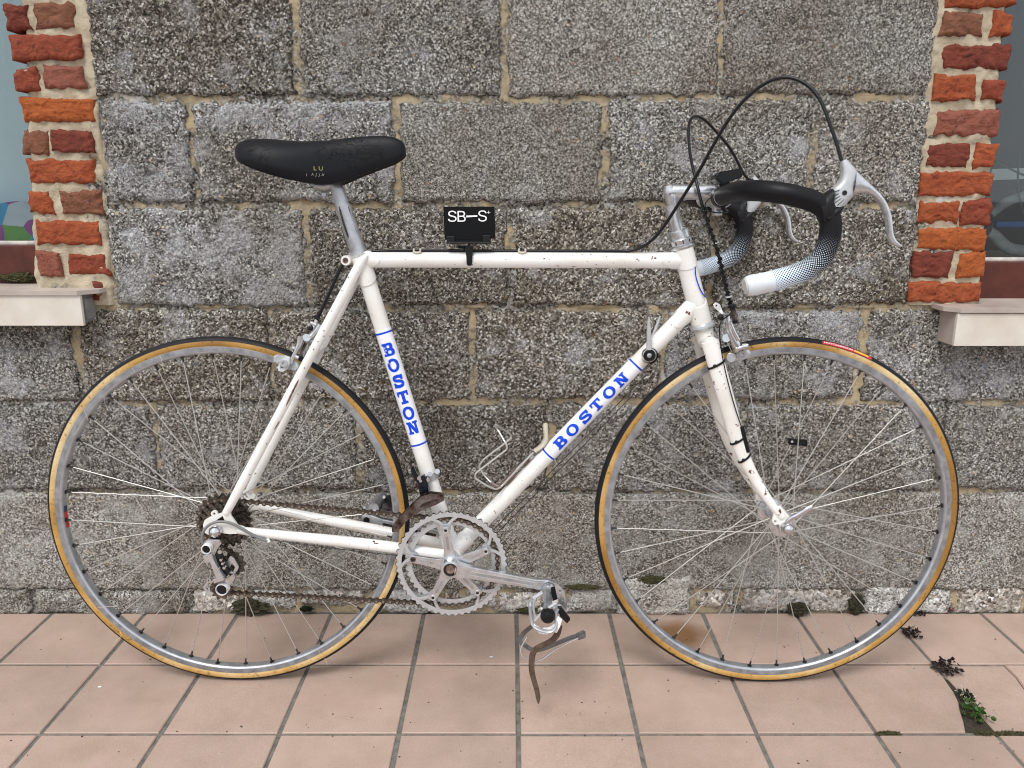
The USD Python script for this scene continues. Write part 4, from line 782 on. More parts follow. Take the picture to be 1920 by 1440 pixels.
# bright decal wraps with stripes and lettering
def on_tube(p0, d, r, face=(0, -1, 0), roll=0.0):
    d = np.asarray(d, float) / np.linalg.norm(d); e = np.asarray(face, float); e = e - d * e.dot(d); e /= np.linalg.norm(e); n = np.cross(d, e)
    return lambda s, t: p0 + np.outer(s, d) + r * (np.cos(t / r + roll)[:, None] * e + np.sin(t / r + roll)[:, None] * n)
def rr_(x0, y0, x1, y1, r): return sg.box(x0 + r, y0 + r, x1 - r, y1 - r).buffer(r)
def ell(cx, cy, a, b): return affinity.translate(affinity.scale(disk2(0, 0, 1, 24), a, b), cx, cy)
def glyph(ch):
    U = ops.unary_union; bx = sg.box
    if ch == 'O': return ell(.5, .5, .52, .53).difference(ell(.5, .5, .27, .34))
    if ch == 'B':
        o = U([bx(.0, 0, .5, .17), bx(0, .83, .5, 1), bx(.12, 0, .4, 1), rr_(.2, .45, .93, 1, .24), rr_(.2, 0, 1.0, .57, .26)])
        return o.difference(rr_(.40, .60, .66, .84, .10)).difference(rr_(.40, .15, .72, .42, .11))
    if ch == 'T': return U([bx(0, .82, 1, 1), bx(0, .62, .15, 1), bx(.85, .62, 1, 1), bx(.37, 0, .63, 1), bx(.2, 0, .8, .17)])
    if ch == 'N': return U([bx(0, 0, .44, .16), bx(0, .84, .34, 1), bx(.56, .84, 1, 1), bx(.12, 0, .31, 1), bx(.70, 0, .88, 1), sg.Polygon([(.10, 1), (.38, 1), (.90, 0), (.64, 0)])])
    p = spline([(.86, .70), (.80, .83), (.62, .90), (.42, .90), (.22, .83), (.17, .70), (.28, .60), (.50, .54), (.74, .46), (.86, .32), (.80, .17), (.60, .10), (.40, .10), (.22, .17), (.14, .32)], 60)
    return U([sg.LineString(p).buffer(.115, cap_style=2), bx(.79, .62, .96, 1.0), bx(.04, 0, .21, .38)])
def decal(tube, p0, d, r, s0, s1, letters, stripes, face=(0, -1, 0), roll=0.0):
    f1 = on_tube(p0, d, r + .00035, face, roll); c = 2 * np.pi * (r + .00035)
    n = 36; t = np.linspace(0, c, n + 1)[:-1]; V = np.vstack([f1(np.full(n, s), t) for s in (s0, s1)]); j = np.arange(n); j2 = (j + 1) % n
    mesh(tube, 'decal_wrap', (V, np.stack([j, j2, n + j2, n + j], 1)), wrapwhite, True)
    f2 = on_tube(p0, d, r + .0006, face, roll)
    for s in stripes:
        V = np.vstack([f2(np.full(n, q), t * (r + .0006) / (r + .00035)) for q in (s - .0016, s + .0016)]); mesh(tube, 'decal_stripe', (V, np.stack([j, j2, n + j2, n + j], 1)), bluep, True)
    f3 = on_tube(p0, d, r + .0007, face, roll)
    for g in letters: mesh(tube, 'decal_letter', arc_sheet(f3, g, .0025), bluep, True)
def sproj(p0, d, x, y): return float((bl(x, y, .0145) - p0).dot(d / np.linalg.norm(d)))
# down tube: reads up along the tube, letters' tops to the upper left
d0, d1_ = sproj(BB, DD, 1022, 856), sproj(BB, DD, 1194, 679)
cen = [sproj(BB, DD, 1000 + a / 6, 640 + b / 6) for a, b in ((285, 1118), (415, 975), (565, 833), (678, 686), (830, 553), (967, 412))]
L = []
for ch, c in zip('BOSTON', cen):
    g = affinity.scale(glyph(ch), .0228 if ch != 'T' else .0215, .0198, origin=(0, 0)).buffer(.0003); b_ = g.bounds; L.append(affinity.translate(g, c - (b_[0] + b_[2]) / 2, -(b_[1] + b_[3]) / 2))
# on_tube's t grows along cross(d, face): turn it so that +t points to the letters' tops
nn = np.cross(DD, np.array([0, -1.0, 0])); sg_ = 1 if nn[2] > 0 else -1
L = [affinity.scale(g, 1, sg_, origin=(0, 0)) for g in L]
s_lo, s_hi = sproj(BB, DD, 1027, 852.5), sproj(BB, DD, 1190.5, 683)
decal(down_t, BB, DD, .0145, d0, d1_, L, (s_lo, s_hi), roll=sg_ * .16)
# seat tube: letters stacked downwards
SDn = -SD  # up the tube
q0, q1 = sproj(BB, SDn, 789, 839), sproj(BB, SDn, 720, 616)
cen = [sproj(BB, SDn, 680 + a / 5.54, 600 + b / 5.54) for a, b in ((292, 300), (338, 466), (388, 633), (434, 803), (492, 964), (540, 1114))]
nn = np.cross(SDn, np.array([0, -1.0, 0])); sx = 1 if nn[0] > 0 else -1
L = []
for ch, c in zip('BOSTON', cen):
    g = affinity.scale(glyph(ch), .0205, .0228, origin=(0, 0)).buffer(.0003); b_ = g.bounds; g = affinity.translate(g, -(b_[0] + b_[2]) / 2, -(b_[1] + b_[3]) / 2)
    if ch == 'B': g = g.difference(ops.unary_union([disk2(-.0062, .0035, .0012), disk2(-.0050, -.0008, .0014), disk2(-.0072, -.0052, .0013), disk2(-.0085, .0062, .0012), disk2(-.0045, .0052, .0007), disk2(-.0060, -.0075, .0009)]))
    if ch == 'O': g = g.difference(ops.unary_union([disk2(-.0078, .0072, .0018), disk2(-.0062, .0040, .0008)])) if c == cen[1] else g
    L.append(affinity.affine_transform(g, [0, 1, sx, 0, c, 0]))
decal(seat_t, BB, SDn, .0145, q0, q1, L, (sproj(BB, SDn, 787.5, 833.5), sproj(BB, SDn, 721.5, 624)), roll=sx * .10)
# blue line on the head lug
hs = spline(B([(1303.5, 500, .0165), (1304, 515, .0165), (1308, 530, .0162), (1314, 545, .0155), (1322, 557, .0125)]), 16)
mesh(fr, 'pinstripe', sweep(hs + [0, -.0012, 0], .0010, 6), bluep, True)
# paint loss: rusty scrapes
def scrape(pts, r, name='paint_chip'): mesh(fr, name, [sweep(spline(B(pts), 10), np.array([.2, .8, 1, .7, 1, .8, 1, .9, .6, .2]) * r, 8)], rust, True)
scrape([(560, 712, .0535), (548, 736, .0555), (536, 762, .0575)], .0019); scrape([(524, 790, .0595), (514, 806, .0605)], .0011)
rc_ = np.random.default_rng(77)
def chip(tube, p0, d, r, x, y, a, b):
    q = bl(x, y, r); ss = float((q - p0).dot(d)); e = np.array([0, -1.0, 0]); e -= d * e.dot(d); e /= np.linalg.norm(e); n = np.cross(d, e); t0 = r * math.asin(float(np.clip((q - p0 - d * ss).dot(n) / r, -.95, .95)))
    th_ = np.linspace(0, 2 * np.pi, 10)[:-1]; k = rc_.uniform(.45, 1.1, 9); g = sg.Polygon(np.stack([ss + a * k * np.cos(th_), t0 + b * k * np.sin(th_)], 1)).buffer(0)
    mesh(tube, 'paint_chip', arc_sheet(on_tube(p0, d, r + .00025), g, .003), rust, True)
for (x, y, a, b) in ((1092, 478, .0035, .001), (1108, 477, .002, .001), (1030, 486, .001, .0008), (1046, 499, .0045, .0014), (1076, 500, .0035, .0014), (1118, 496, .0014, .0012), (1101, 490, .001, .001), (1138, 481, .0010, .0016), (1150, 493, .0008, .0008), (902, 499, .0016, .0012), (892, 494, .0009, .0006), (1000, 482, .0008, .001), (1192, 490, .0008, .0007), (1060, 484, .0008, .0008), (760, 486, .0014, .0004), (735, 481, .0022, .0004), (948, 486, .0024, .0004)): chip(top_t, SL - [.004, 0, 0], TD, .0139, x, y, a, b)
for (x, y, a, b) in ((980, 901, .0008, .0008), (1012, 875, .0007, .0009), (985, 893, .0007, .0005), (1160, 739, .002, .0004), (955, 936, .001, .0006), (895, 996, .0012, .0008)): chip(down_t, BB, DD, .0145, x, y, a, b)
for (x, y, a, b) in ((1350, 697, .0015, .0012), (1353, 702, .001, .0008), (1358, 720, .0022, .0006), (1361, 728, .0012, .0016), (1356, 733, .0008, .0008), (1346, 690, .0006, .0006), (1375, 795, .0012, .0004), (1372, 812, .0008, .0006)):
    q = bl(x, y, .0515); th_ = np.linspace(0, 2 * np.pi, 10)[:-1]; k = rc_.uniform(.5, 1.1, 9); q_ = sg.Polygon(np.stack([q[0] + b * k * np.cos(th_), q[2] + a * k * np.sin(th_)], 1)).buffer(0); mesh(bike, 'paint_chip', plate(q_, .0502, .0012, .0001), rust, False)
for (x, y) in ((653, 520), (641, 545), (622, 583), (607, 620), (596, 640), (588, 655), (571, 690), (500, 832), (468, 890)):
    q = bl(x, y, .03); f_ = np.clip((478 - 0 + y - 478 - 489 + 478) / 473, 0, 1); yy_ = .0165 + (.060 - .0165) * (y - 489) / 473; q = bl(x, y, yy_ + .008); mesh(bike, 'paint_chip', trimesh.creation.icosphere(1, .0011).apply_translation(q), rust, True)
# headset
def hp(t): return HT + hd * t
HL = np.linalg.norm(HBm - HT)
mesh(fr, 'headset', lathe([(0, .002), (.0192, .002), (.0205, .000), (.0205, -.002), (.0178, -.0035), (.0195, -.0055), (.0205, -.013), (.0195, -.0145), (.0180, -.0155), (.0180, -.027), (.0172, -.0295), (0, -.0295)], HT, hd, 36), alu, 25)
mesh(fr, 'headset', lathe([(0, -.001), (.0185, -.001), (.0218, .0025), (.0225, .006), (.0205, .0095), (.0175, .0115), (0, .0115)], HBm, hd, 36), satin, 25)
notch = []
for k in range(10):
    a = k * 2 * np.pi / 10; e1 = np.array([0, -1.0, 0]); e2 = np.cross(hd, e1); p = HT + hd * -.009 + .0203 * (np.cos(a) * e1 + np.sin(a) * e2); notch.append(rod(p - hd * .0028, p + hd * .0028, .0009, 6))
mesh(fr, 'headset_notches', notch, darksteel, 30)
# fork
cr_ = HBm + hd * .0115
mesh(fr, 'fork_crown', [lathe([(0, 0), (.0165, 0), (.0160, .010), (.0150, .022), (0, .022)], cr_, hd, 24), tm(sweep(np.array([[0, -.046, 0], [0, -.038, 0], [0, 0, 0], [0, .038, 0], [0, .046, 0]]) * 1.0 + cr_ + hd * .022, [.006, .0135, .0150, .0135, .006], 16, ry=[.006, .0125, .0140, .0125, .006]))], forkpaint, 40)
fpts = [(1331, 640, .040), (1340, 672, .0405), (1351.5, 712, .041), (1366, 764, .0415), (1379.5, 813, .042), (1392, 850, .043), (1408, 884, .045), (1428, 918, .048), (1450, 950, .051), (1466, 970, .052)]
fc = spline(B(fpts), 40); kk = np.linspace(0, 1, 40)
for s in (1, -1):
    mesh(fr, 'fork_blade', sweep(fc * [1, s, 1], np.interp(kk, [0, .05, .45, .75, 1], [.0085, .0092, .0092, .0078, .0060]), 20, ry=np.interp(kk, [0, .05, .45, .7, 1], [.0150, .0150, .0142, .0100, .0062]), up=(1, 0, .3)), forkpaint, 40)
fd = ops.unary_union([pp([(1452, 952), (1463, 948), (1480, 968), (1484, 985), (1474, 985), (1472, 993), (1463, 993), (1460, 982), (1452, 984), (1447, 977), (1449, 968)], .052, .0006)]).difference(affinity.translate(disk2(0, 0, .0024), *P(1453, 977, .052)[[0, 2]]))
d2 = plate(fd, .052, .005); mesh(fr, 'fork_end', d2, forkpaint, 30); mesh(fr, 'fork_end', mirror(d2, 0), forkpaint, 30)
# zip ties and sensor wire on the fork
def band(i, tilt=.0):
    p = fc[i]; t = fc[min(i + 1, 39)] - fc[i - 1]; t /= np.linalg.norm(t); u = np.array([0, -1.0, 0]); w_ = np.cross(t, u); a = np.linspace(0, 2 * np.pi, 25)[:-1]
    rx, ry = np.interp(kk[i], [0, .05, .45, .75, 1], [.0085, .0092, .0092, .0078, .0060]) + .0008, np.interp(kk[i], [0, .05, .45, .7, 1], [.0150, .0150, .0142, .0100, .0062]) + .0008
    ring = [p + np.cos(x) * u * rx + np.sin(x) * w_ * ry + t * (.003 * np.sin(x)) for x in a]; ring.append(ring[0]); return [sweep(np.array(ring), .0013, 6, ry=.0021, up=t, caps=False), trimesh.creation.icosphere(1, .0034).apply_translation(p + u * rx * .8 + w_ * ry * .3)]
for i in (5, 20, 24): mesh(fr, 'cable_tie', band(i), blackp, 30)
mesh(fr, 'wheel_sensor', sweep(spline(B([(1391, 800, .048), (1394, 815, .048), (1398, 830, .048), (1402, 848, .048)]), 8), .0042, 8, ry=.003, up=(0, -1, 0)), blackp, 40)

# ---- saddle and post
seatm = mesh(fr, 'seat_post', [rod(SEAT + SD * .002, P(642, 385), .0136, 28), sweep(spline(B([(642, 386, 0), (636, 366, 0), (630, 352, 0), (620, 344, 0), (606, 343, 0)]), 14), np.interp(np.linspace(0, 1, 14), [0, .05, .5, 1], [.0128, .0122, .0120, .0100]), 18)], greyalu, 40)
mesh(seatm, 'post_flute', [sweep(spline(B([(636, 388, .0134), (643, 415, .0134), (653, 446, .0134)]), 10), np.array([.3, .9, 1, 1, 1, 1, 1, 1, .9, .3]) * .0016, 8), sweep(spline(B([(651, 383, .0080), (660, 412, .0080), (670, 440, .0080)]), 10), np.array([.3, .9, 1, 1, 1, 1, 1, 1, .9, .3]) * .0014, 8)], darksteel, 40)
mesh(fr, 'saddle_clamp', [pairs_loft([((584, 343), (590, 346)), ((592, 340), (597, 358)), ((606, 338), (611, 361)), ((622, 338), (622, 356))], 0, [.012, .017, .017, .012], 16), lathe([(0, -.002), (.0055, -.002), (.0055, .004), (0, .005)], P(608, 364), (0, 0, -1), 12)], greyalu, 40)
ST = [(443.5, 276, 292, .016), (446, 269, 297, .036), (452, 264.5, 302, .050), (462, 261, 308, .060), (478, 259.5, 315.5, .067), (500, 260, 323.5, .070), (530, 262.5, 332, .067), (560, 264, 338.5, .060), (590, 263.5, 343, .050), (612, 262.5, 344.5, .042), (636, 260, 341, .034), (660, 257, 332, .028), (685, 255, 323, .024), (710, 254, 314, .021), (733, 256, 306, .019), (747, 261, 299, .0165), (755, 267, 294, .013), (759.5, 275, 289, .007)]
def saddle_geo():
    secs = []; ph = np.linspace(0, np.pi, 25)
    for (x, t, b, w) in ST:
        T, Bt = bl(x, t, w * .25), bl(x, b, w * .92); xc = (bl(x, (t + b) / 2, w * .6))[0]; zt, zb = T[2], Bt[2]
        y = -w * np.sign(np.cos(ph)) * np.abs(np.cos(ph)) ** .75; zz = zb + (zt - zb) * np.sin(ph) ** .62
        q = np.stack([np.full(25, xc), y, zz], 1); secs.append(np.vstack([q, [[xc, w * .7, zb - .001], [xc, 0, zb + .006], [xc, -w * .7, zb - .001]]]))
    s = np.array(secs); s = CubicSpline(np.arange(len(ST)), s, axis=0)(np.linspace(0, len(ST) - 1, 70)); n, k = s.shape[:2]
    i, j = np.meshgrid(np.arange(n - 1), np.arange(k), indexing='ij'); j2 = (j + 1) % k
    f = np.stack([i * k + j, i * k + j2, (i + 1) * k + j2, (i + 1) * k + j], -1).reshape(-1, 4); f = np.vstack([f[:, [0, 1, 2]], f[:, [0, 2, 3]]]); V = np.vstack([s.reshape(-1, 3), s[0].mean(0), s[-1].mean(0)]); jj = np.arange(k); e = (n - 1) * k
    f = np.vstack([f, np.stack([np.full(k, n * k), (jj + 1) % k, jj], 1), np.stack([np.full(k, n * k + 1), e + jj, e + (jj + 1) % k], 1)])
    t = trimesh.Trimesh(V, f, process=False)
    if t.volume < 0: t.invert()
    return t
sadg = saddle_geo(); sad = mesh(fr, 'saddle', sadg, saddlem, 50)
def drape(shape, x, y, m, name, parent):
    """printing laid on the saddle's near side, its base point at picture (x, y)"""
    o = bl(x, y, .045)
    tri = trimesh.Trimesh(*trimesh.creation.triangulate_polygon(shape, engine='earcut')) if shape.geom_type == 'Polygon' else None
    def fn(s, t):
        X, Z = o[0] + s, o[2] + t; w = np.interp(X, SX, SW); zt = np.interp(X, SX, SZT); zb = np.interp(X, SX, SZB); sn = np.clip((Z - zb) / (zt - zb), 0, .999) ** (1 / .62)
        return np.stack([X, -w * np.sqrt(1 - sn ** 2) ** .75 - .0004, Z], 1)
    mesh(parent, name, arc_sheet(fn, shape, .003), m, True)
SX = np.array([bl(x, (t + b) / 2, w * .6)[0] for x, t, b, w in ST]); SW = np.array([w for *_, w in ST]); SZT = np.array([bl(x, t, w * .25)[2] for x, t, b, w in ST]); SZB = np.array([bl(x, b, w * .92)[2] for x, t, b, w in ST])
ink = simple('faded_yellow_print', (.42, .40, .10), .7)
ls = lambda pts: sg.LineString(pts).buffer(.00035, cap_style=2)
drape(ops.unary_union([ls([(0, .006), (0, 0), (.0035, 0)]), ls([(.0075, .006), (.0075, .0015), (.009, 0), (.0115, .0), (.0125, .0015), (.0125, .006)])]), 590, 319, ink, 'saddle_lettering', sad)
gold = simple('worn_silver_print', (.26, .25, .22), .7)
drape(ops.unary_union([ls([(0, 0), (.001, .004)]), ls([(.008, .001), (.0095, .005), (.0105, .0015)]), ls([(.014, -.001), (.0155, .005)]), ls([(.0185, -.001), (.020, .0045)]), ls([(.0225, .0015), (.027, .0045)]), ls([(.024, .005), (.0255, .0008)])]), 577, 331, gold, 'saddle_lettering', sad)

# ---- stem, bars, levers
whitetape = simple('white_tape', (.62, .66, .68), .42, 0, col2=(.70, .76, .82), vscale=30); capgrey = simple('cap_grey', (.50, .50, .47), .5, 0, .2, 50)
stem_c = spline(B([(1274.5, 448, 0), (1268, 425, 0), (1262, 402, 0), (1258.5, 385, 0)]), 12)
mesh(fr, 'stem', [sweep(np.vstack([HT - hd * .02, stem_c]), .0112, 24), trimesh.util.concatenate([tm(sweep(np.array([bl(1247, 361.5, 0) + [.004, 0, .0], bl(1290, 360.5, 0), bl(1338, 360.5, 0)]), [.0125, .0122, .0122], 24, ry=[.0135, .0128, .0125], up=(0, 0, 1)))]),
                  pairs_loft([((1245.5, 349), (1262, 348)), ((1243.5, 361), (1275, 372)), ((1250, 384), (1275, 384)), ((1254, 402), (1275, 400))], 0, [.011, .0125, .0118, .0112], 18, n=12),
                  lathe([(.0125, -.019), (.0182, -.019), (.0190, -.016), (.0190, .016), (.0182, .019), (.0125, .019)], P(1349, 371), (0, -1, 0), 32), rbox(*sum(([P(1349, 371)[0] - .010, P(1349, 371)[0] + .004], [-.010, .010], [P(1349, 371)[2] - .030, P(1349, 371)[2] - .012]), []), .002)], alu, 40)
bar_pts = [(1347, 371, 0), (1351, 370.5, .03), (1357, 368, .06), (1373, 361.5, .105), (1401, 357.5, .150), (1440, 358.8, .180), (1476, 364, .19), (1510, 372.3, .19), (1533, 381.5, .19), (1549, 394.5, .19), (1556.5, 412, .19), (1557.5, 430, .19), (1554, 452, .19), (1545, 475, .19), (1530, 494, .19), (1509, 507.5, .19), (1480, 518, .19), (1443, 528, .19), (1417, 533.5, .19), (1399, 537, .19)]
BP = B(bar_pts); bs = spline(BP, 120)
cum = np.r_[0, np.cumsum(np.linalg.norm(np.diff(bs, axis=0), axis=1))]
def near_i(pt): return int(np.argmin(np.linalg.norm(bs - pt, axis=1)))
i_tape, i_hood, i_end = near_i(BP[2] + [0, .006, 0]), near_i(bl(1557, 416, .19)), len(bs) - 1
i_white = near_i(bl(1450, 526, .19))
def mirp(p): q = p.copy(); q[:, 0] -= .092 * np.abs(q[:, 1]); q[:, 1] *= -1; return q
for s in (0, 1):
    f = (lambda p: p) if s == 0 else mirp
    side = f(bs)
    hbn = mesh(fr, 'handlebar', sweep(side[:i_tape + 6], .0128, 20), alu, 40)
    m, st_ = sweep(side[i_tape:i_hood + 2], np.r_[.0138, .0150, np.full(i_hood + 2 - i_tape - 2, .0156)], 24, uv=True); mesh(hbn, 'bar_tape', m, tapeb, True, uv=st_, label='black wrapped bar tape')
    m, st_ = sweep(side[i_hood:i_white + 1], np.full(i_white + 1 - i_hood, .0158), 28, uv=True); mesh(hbn, 'bar_tape', m, taped, True, uv=st_, label='white bar tape with black dots fading in')
    end = side[i_white:]; rr2 = np.full(len(end), .0156); rr2[-6:] = [.0158, .0160, .0160, .0158, .0150, .0138]
    mesh(hbn, 'bar_end_tape', sweep(end, rr2, 24), whitetape, 40)
    dr = end[-1] - end[-3]; dr /= np.linalg.norm(dr); mesh(hbn, 'bar_plug', lathe([(.0, .0035), (.006, .0033), (.0118, .0022), (.0128, .0004), (.0128, -.002), (0, -.002)], end[-1] + dr * .0004, dr, 24), capgrey, 30)
    e = side[i_tape]; dd = side[i_tape + 1] - side[i_tape]; mesh(hbn, 'tape_ring', lathe([(.0128, -.0015), (.0146, -.0015), (.0148, 0), (.0146, .0025), (.0128, .0025)], e, dd, 24), capgrey, 30)
    mi = (lambda m: m) if s == 0 else mirror
    C = .19
    lv = mesh(fr, 'brake_lever', mi(pairs_loft([((1602.5, 316), (1597.5, 364)), ((1612, 327), (1607, 362.5)), ((1625, 339.5), (1618, 361.5)), ((1637, 351), (1628.5, 364)), ((1648, 362), (1637.5, 369.5)), ((1658, 374), (1646.5, 379.5)), ((1666, 390), (1654, 394.5)), ((1670.5, 405), (1659, 409)), ((1672.5, 420), (1660.8, 423)), ((1674, 436), (1662.5, 439)), ((1678.5, 448), (1667, 451.5)), ((1684.5, 455), (1674.5, 459.5)), ((1691, 459.5), (1686, 464))], C, [.0095, .0095, .0090, .0085, .0082, .0078, .0072, .0070, .0068, .0066, .0064, .006, .004], 16, 2.4, n=44)), alu, 40)
    mesh(lv, 'lever_body', mi(pairs_loft([((1577.5, 302), (1586, 298.5)), ((1576.5, 306), (1590.5, 303)), ((1577, 318), (1598, 311.5)), ((1576.5, 330), (1603.5, 318.5)), ((1572.5, 340), (1600.5, 342)), ((1566.5, 347), (1598, 359)), ((1559.5, 354), (1598, 366)), ((1556, 370), (1588, 379)), ((1553, 388), (1578, 389))], C, [.006, .0075, .0095, .0105, .0112, .0115, .0118, .0118, .0112], 18, 2.6, n=30)), satin, 40)
    mesh(lv, 'lever_pivot', mi(lathe([(0, -.001), (.0030, -.001), (.0036, .0004), (.0022, .0008), (.0014, -.0004), (0, -.0004)], bl(1583.7, 361.5, C + .0124), (0, -1, 0), 16)), darksteel, 30)
    gr = []
    for (x0, y0, x1, y1) in ((1561, 361, 1574, 356.5), (1560, 369, 1572.5, 363), (1559, 377, 1574.5, 368), (1561.5, 383.5, 1577.5, 371.8), (1570, 385.5, 1582.5, 374)): gr.append(sweep(B([(x0, y0, C + .0113), (x1, y1, C + .0114)]), .0006, 6))
    mesh(lv, 'lever_grooves', mi(trimesh.util.concatenate(gr)), darksteel, 30)
    mesh(lv, 'lever_mark', mi(ringd(1606, 341, C + .0094, .0042, .0036, .0006)), greyalu, 30)
    mesh(fr, 'hood_tape', mi(trimesh.util.concatenate([pairs_loft([((1528, 372), (1543, 424)), ((1540, 367), (1556, 419)), ((1549, 360), (1556, 402)), ((1559, 354), (1555.5, 387))], C, [.0160, .0168, .0160, .0145], 20, 2.4, n=16), pairs_loft([((1541, 402), (1551, 421)), ((1556, 389), (1569, 407)), ((1577, 386.5), (1577.8, 389.5))], C, [.0160, .0156, .0130], 16, n=10)])), rubber, 40)
# bike computer on the bars
pc = B([(1338, 336, .045), (1347, 323, .045), (1384, 316.5, .045), (1391, 322, .045), (1388, 333, .045), (1352, 346, .045)])
mesh(fr, 'bike_computer', [plate(sg.Polygon(pc[:, [0, 2]]).buffer(-.002).buffer(.002), .038, .036, .002), plate(pp([(1336, 330), (1346, 325), (1349, 340), (1340, 343)], .03, .001), .03, .03), plate(pp([(1345, 345), (1365, 340), (1368, 356), (1350, 360)], .026, .001), .026, .02)], blackp, 30)
mesh(fr, 'computer_bracket', [lathe([(.0128, -.010), (.0165, -.010), (.0165, .010), (.0128, .010)], P(1353, 369.5, .036), (0, -1, 0), 20), sweep(spline(B([(1353, 378, .036), (1357, 392, .03), (1362, 396, .02)]), 8), .004, 8)], blackp, 30)
# ---- cables
nc = [(1578, 301, .19), (1575, 291, .188), (1566.5, 262, .182), (1558, 238, .176), (1539, 190, .163), (1511, 157.5, .150), (1473.5, 145, .137), (1435.5, 156, .125), (1390, 193.5, .110), (1349, 252, .092), (1308, 325, .070), (1268, 389, .045), (1236, 436, .025), (1208, 461, .012), (1184, 469.5, .006), (1150, 471, .004), (1000, 470.5, .003), (850, 470, .003), (720, 470, .003), (697, 471, .002)]
mesh(fr, 'brake_cable', sweep(spline(B(nc), 140), .0027, 10), blackm, 50)
fcab = [(1424, 330, -.19), (1408, 338, -.185), (1376, 290, -.165), (1349, 254, -.145), (1323, 226.5, -.12), (1303, 218.5, -.095), (1293, 229, -.072), (1291.5, 262, -.045), (1296, 300, -.012), (1303.5, 332, .012), (1316.5, 384, .030), (1330, 426, .034), (1347, 478, .026), (1357, 522, .016), (1366, 556, .006), (1372, 577, 0)]
fs = spline(B(fcab), 120); mesh(fr, 'brake_cable', sweep(fs, .0027, 10), blackm, 50)
k0 = int(np.argmin(np.linalg.norm(fs - P(1318, 390, .03), axis=1))); seg = fs[k0:]; n_ = 420; sq = np.interp(np.linspace(0, len(seg) - 1, n_)[:, None].repeat(3, 1).ravel(), np.arange(len(seg)), seg[:, 0]) if False else np.stack([np.interp(np.linspace(0, len(seg) - 1, n_), np.arange(len(seg)), seg[:, i]) for i in range(3)], 1)
a_ = np.linspace(0, 2 * np.pi * 15, n_); a_ = a_ + 1.2 * np.sin(a_ * .23); mesh(fr, 'sensor_wire', [sweep(sq + .0036 * np.stack([np.cos(a_), np.sin(a_), 0 * a_], 1), .0018, 6), sweep(spline(B([(1362, 398, .03), (1330, 395, .045), (1322, 384, .04), (1345, 362, .04)]), 16), .0011, 5), sweep(spline(B([(1372, 578, .02), (1368, 590, .034), (1352, 603, .046), (1349, 620, .048), (1351, 645, .048), (1352, 655, .0505)]), 20), .0012, 5), sweep(spline(B([(1352, 655, .051), (1361, 700, .051), (1380, 770, .051), (1392, 805, .05)]), 20), .0010, 5)], blackm, True)
for (x, y, c) in ((1342, 455, .028), (1367, 556, .008)): mesh(fr, 'cable_tie', lathe([(.0045, -.0014), (.0056, -.0014), (.0056, .0014), (.0045, .0014)], P(x, y, c), (.25, 0, -1), 14), simple_once('grey_tie', (.5, .52, .52)), 30)
rc = [(690, 473, .002), (668, 482, -.010), (651, 487, -.008), (640, 500, -.004), (626, 530, 0), (610, 566, 0), (598, 592, 0), (594, 604, 0)]
mesh(fr, 'brake_cable', sweep(spline(B(rc[2:]), 40), .0030, 10), blackm, 50)
for x in (782, 979): mesh(fr, 'cable_guide', [sweep(spline(B([(x - 6, 474, .010), (x - 6, 468, .0095), (x - 5, 466.5, .009)]), 8), .0016, 8), sweep(spline(B([(x + 6, 474, .010), (x + 6, 468, .0095), (x + 5, 466.5, .009)]), 8), .0016, 8), sweep(spline(B([(x - 6, 472.5, .0095), (x, 474, .0100), (x + 6, 472.5, .0095)]), 8), .0020, 8)], capwhite, 40)
sbolt = P(651, 488, .006); mesh(fr, 'seat_bolt', [lathe([(0.002, -.018), (.0085, -.018), (.0088, -.016), (.0088, .012), (.0078, .0145), (.0052, .0145), (.0052, .010), (0, .010)], sbolt, (0, -1, 0), 20)], paint, 30)
mesh(fr, 'seat_bolt_head', lathe([(0, .0105), (.005, .0105), (.005, .013), (.0028, .0132), (.0028, .011), (0, .011)], sbolt, (0, -1, 0), 14), rust, 30)
# gear cables
for gq in [sweep(B([(1205, 690, .012), (1100, 798, .010), (905, 995, .010), (868, 1036, .010)]) + [0.009, 0, -.010], .0008, 6), sweep(B([(1214, 690, -.010), (1104, 803, -.010), (905, 1005, -.010)]) + [0.012, 0, -.010], .0008, 6), sweep(B([(820, 1050, .03), (640, 1030, .05), (470, 1007, .064)]), .0009, 6), sweep(B([(846, 1040, -.004), (805, 935, .006), (792, 915, .010)]), .0009, 6)]: mesh(fr, 'gear_cable', gq, darksteel, True)
mesh(fr, 'gear_cable_housing', sweep(spline(B([(501, 1015, .066), (478, 1005, .067), (450, 989, .069), (425, 979, .071), (405, 979, .073), (390, 986, .075), (380, 1000, .077), (379, 1018, .078)]), 40), .0026, 10), simple('grey_housing', (.17, .17, .17), .4), 50)
mesh(fr, 'cable_stop', rod(P(501, 1010, .062), P(504, 1017, .064), .0035, 10), paint, 30)

# ---- brakes
mesh(fr, 'front_brake', [pairs_loft([((1359, 593), (1369, 590)), ((1361, 612), (1371, 608)), ((1364, 630), (1376, 622)), ((1371, 650), (1386, 638)), ((1377, 662), (1392, 652))], .030, [.005, .006, .007, .007, .006], 12, n=20),
     pairs_loft([((1366, 605), (1372, 602)), ((1372, 622), (1379, 618)), ((1381, 640), (1388, 636))], .036, [.004, .004, .003], 10, n=12),
     pairs_loft([((1362, 600), (1371, 596)), ((1368, 632), (1378, 622)), ((1378, 664), (1388, 658))], -.030, [.006, .007, .006], 12, n=16),
     rod(P(1362, 634, -.032), P(1362, 634, .032), .007, 14), rod(P(1356, 640, .0), P(1382, 632, .0), .0055, 12),
     rod(P(1380, 655, .032), P(1402, 648, .032), .0052, 14), rod(P(1391, 651, .032), P(1399, 649, .032), .0068, 14)], chrome, 40)
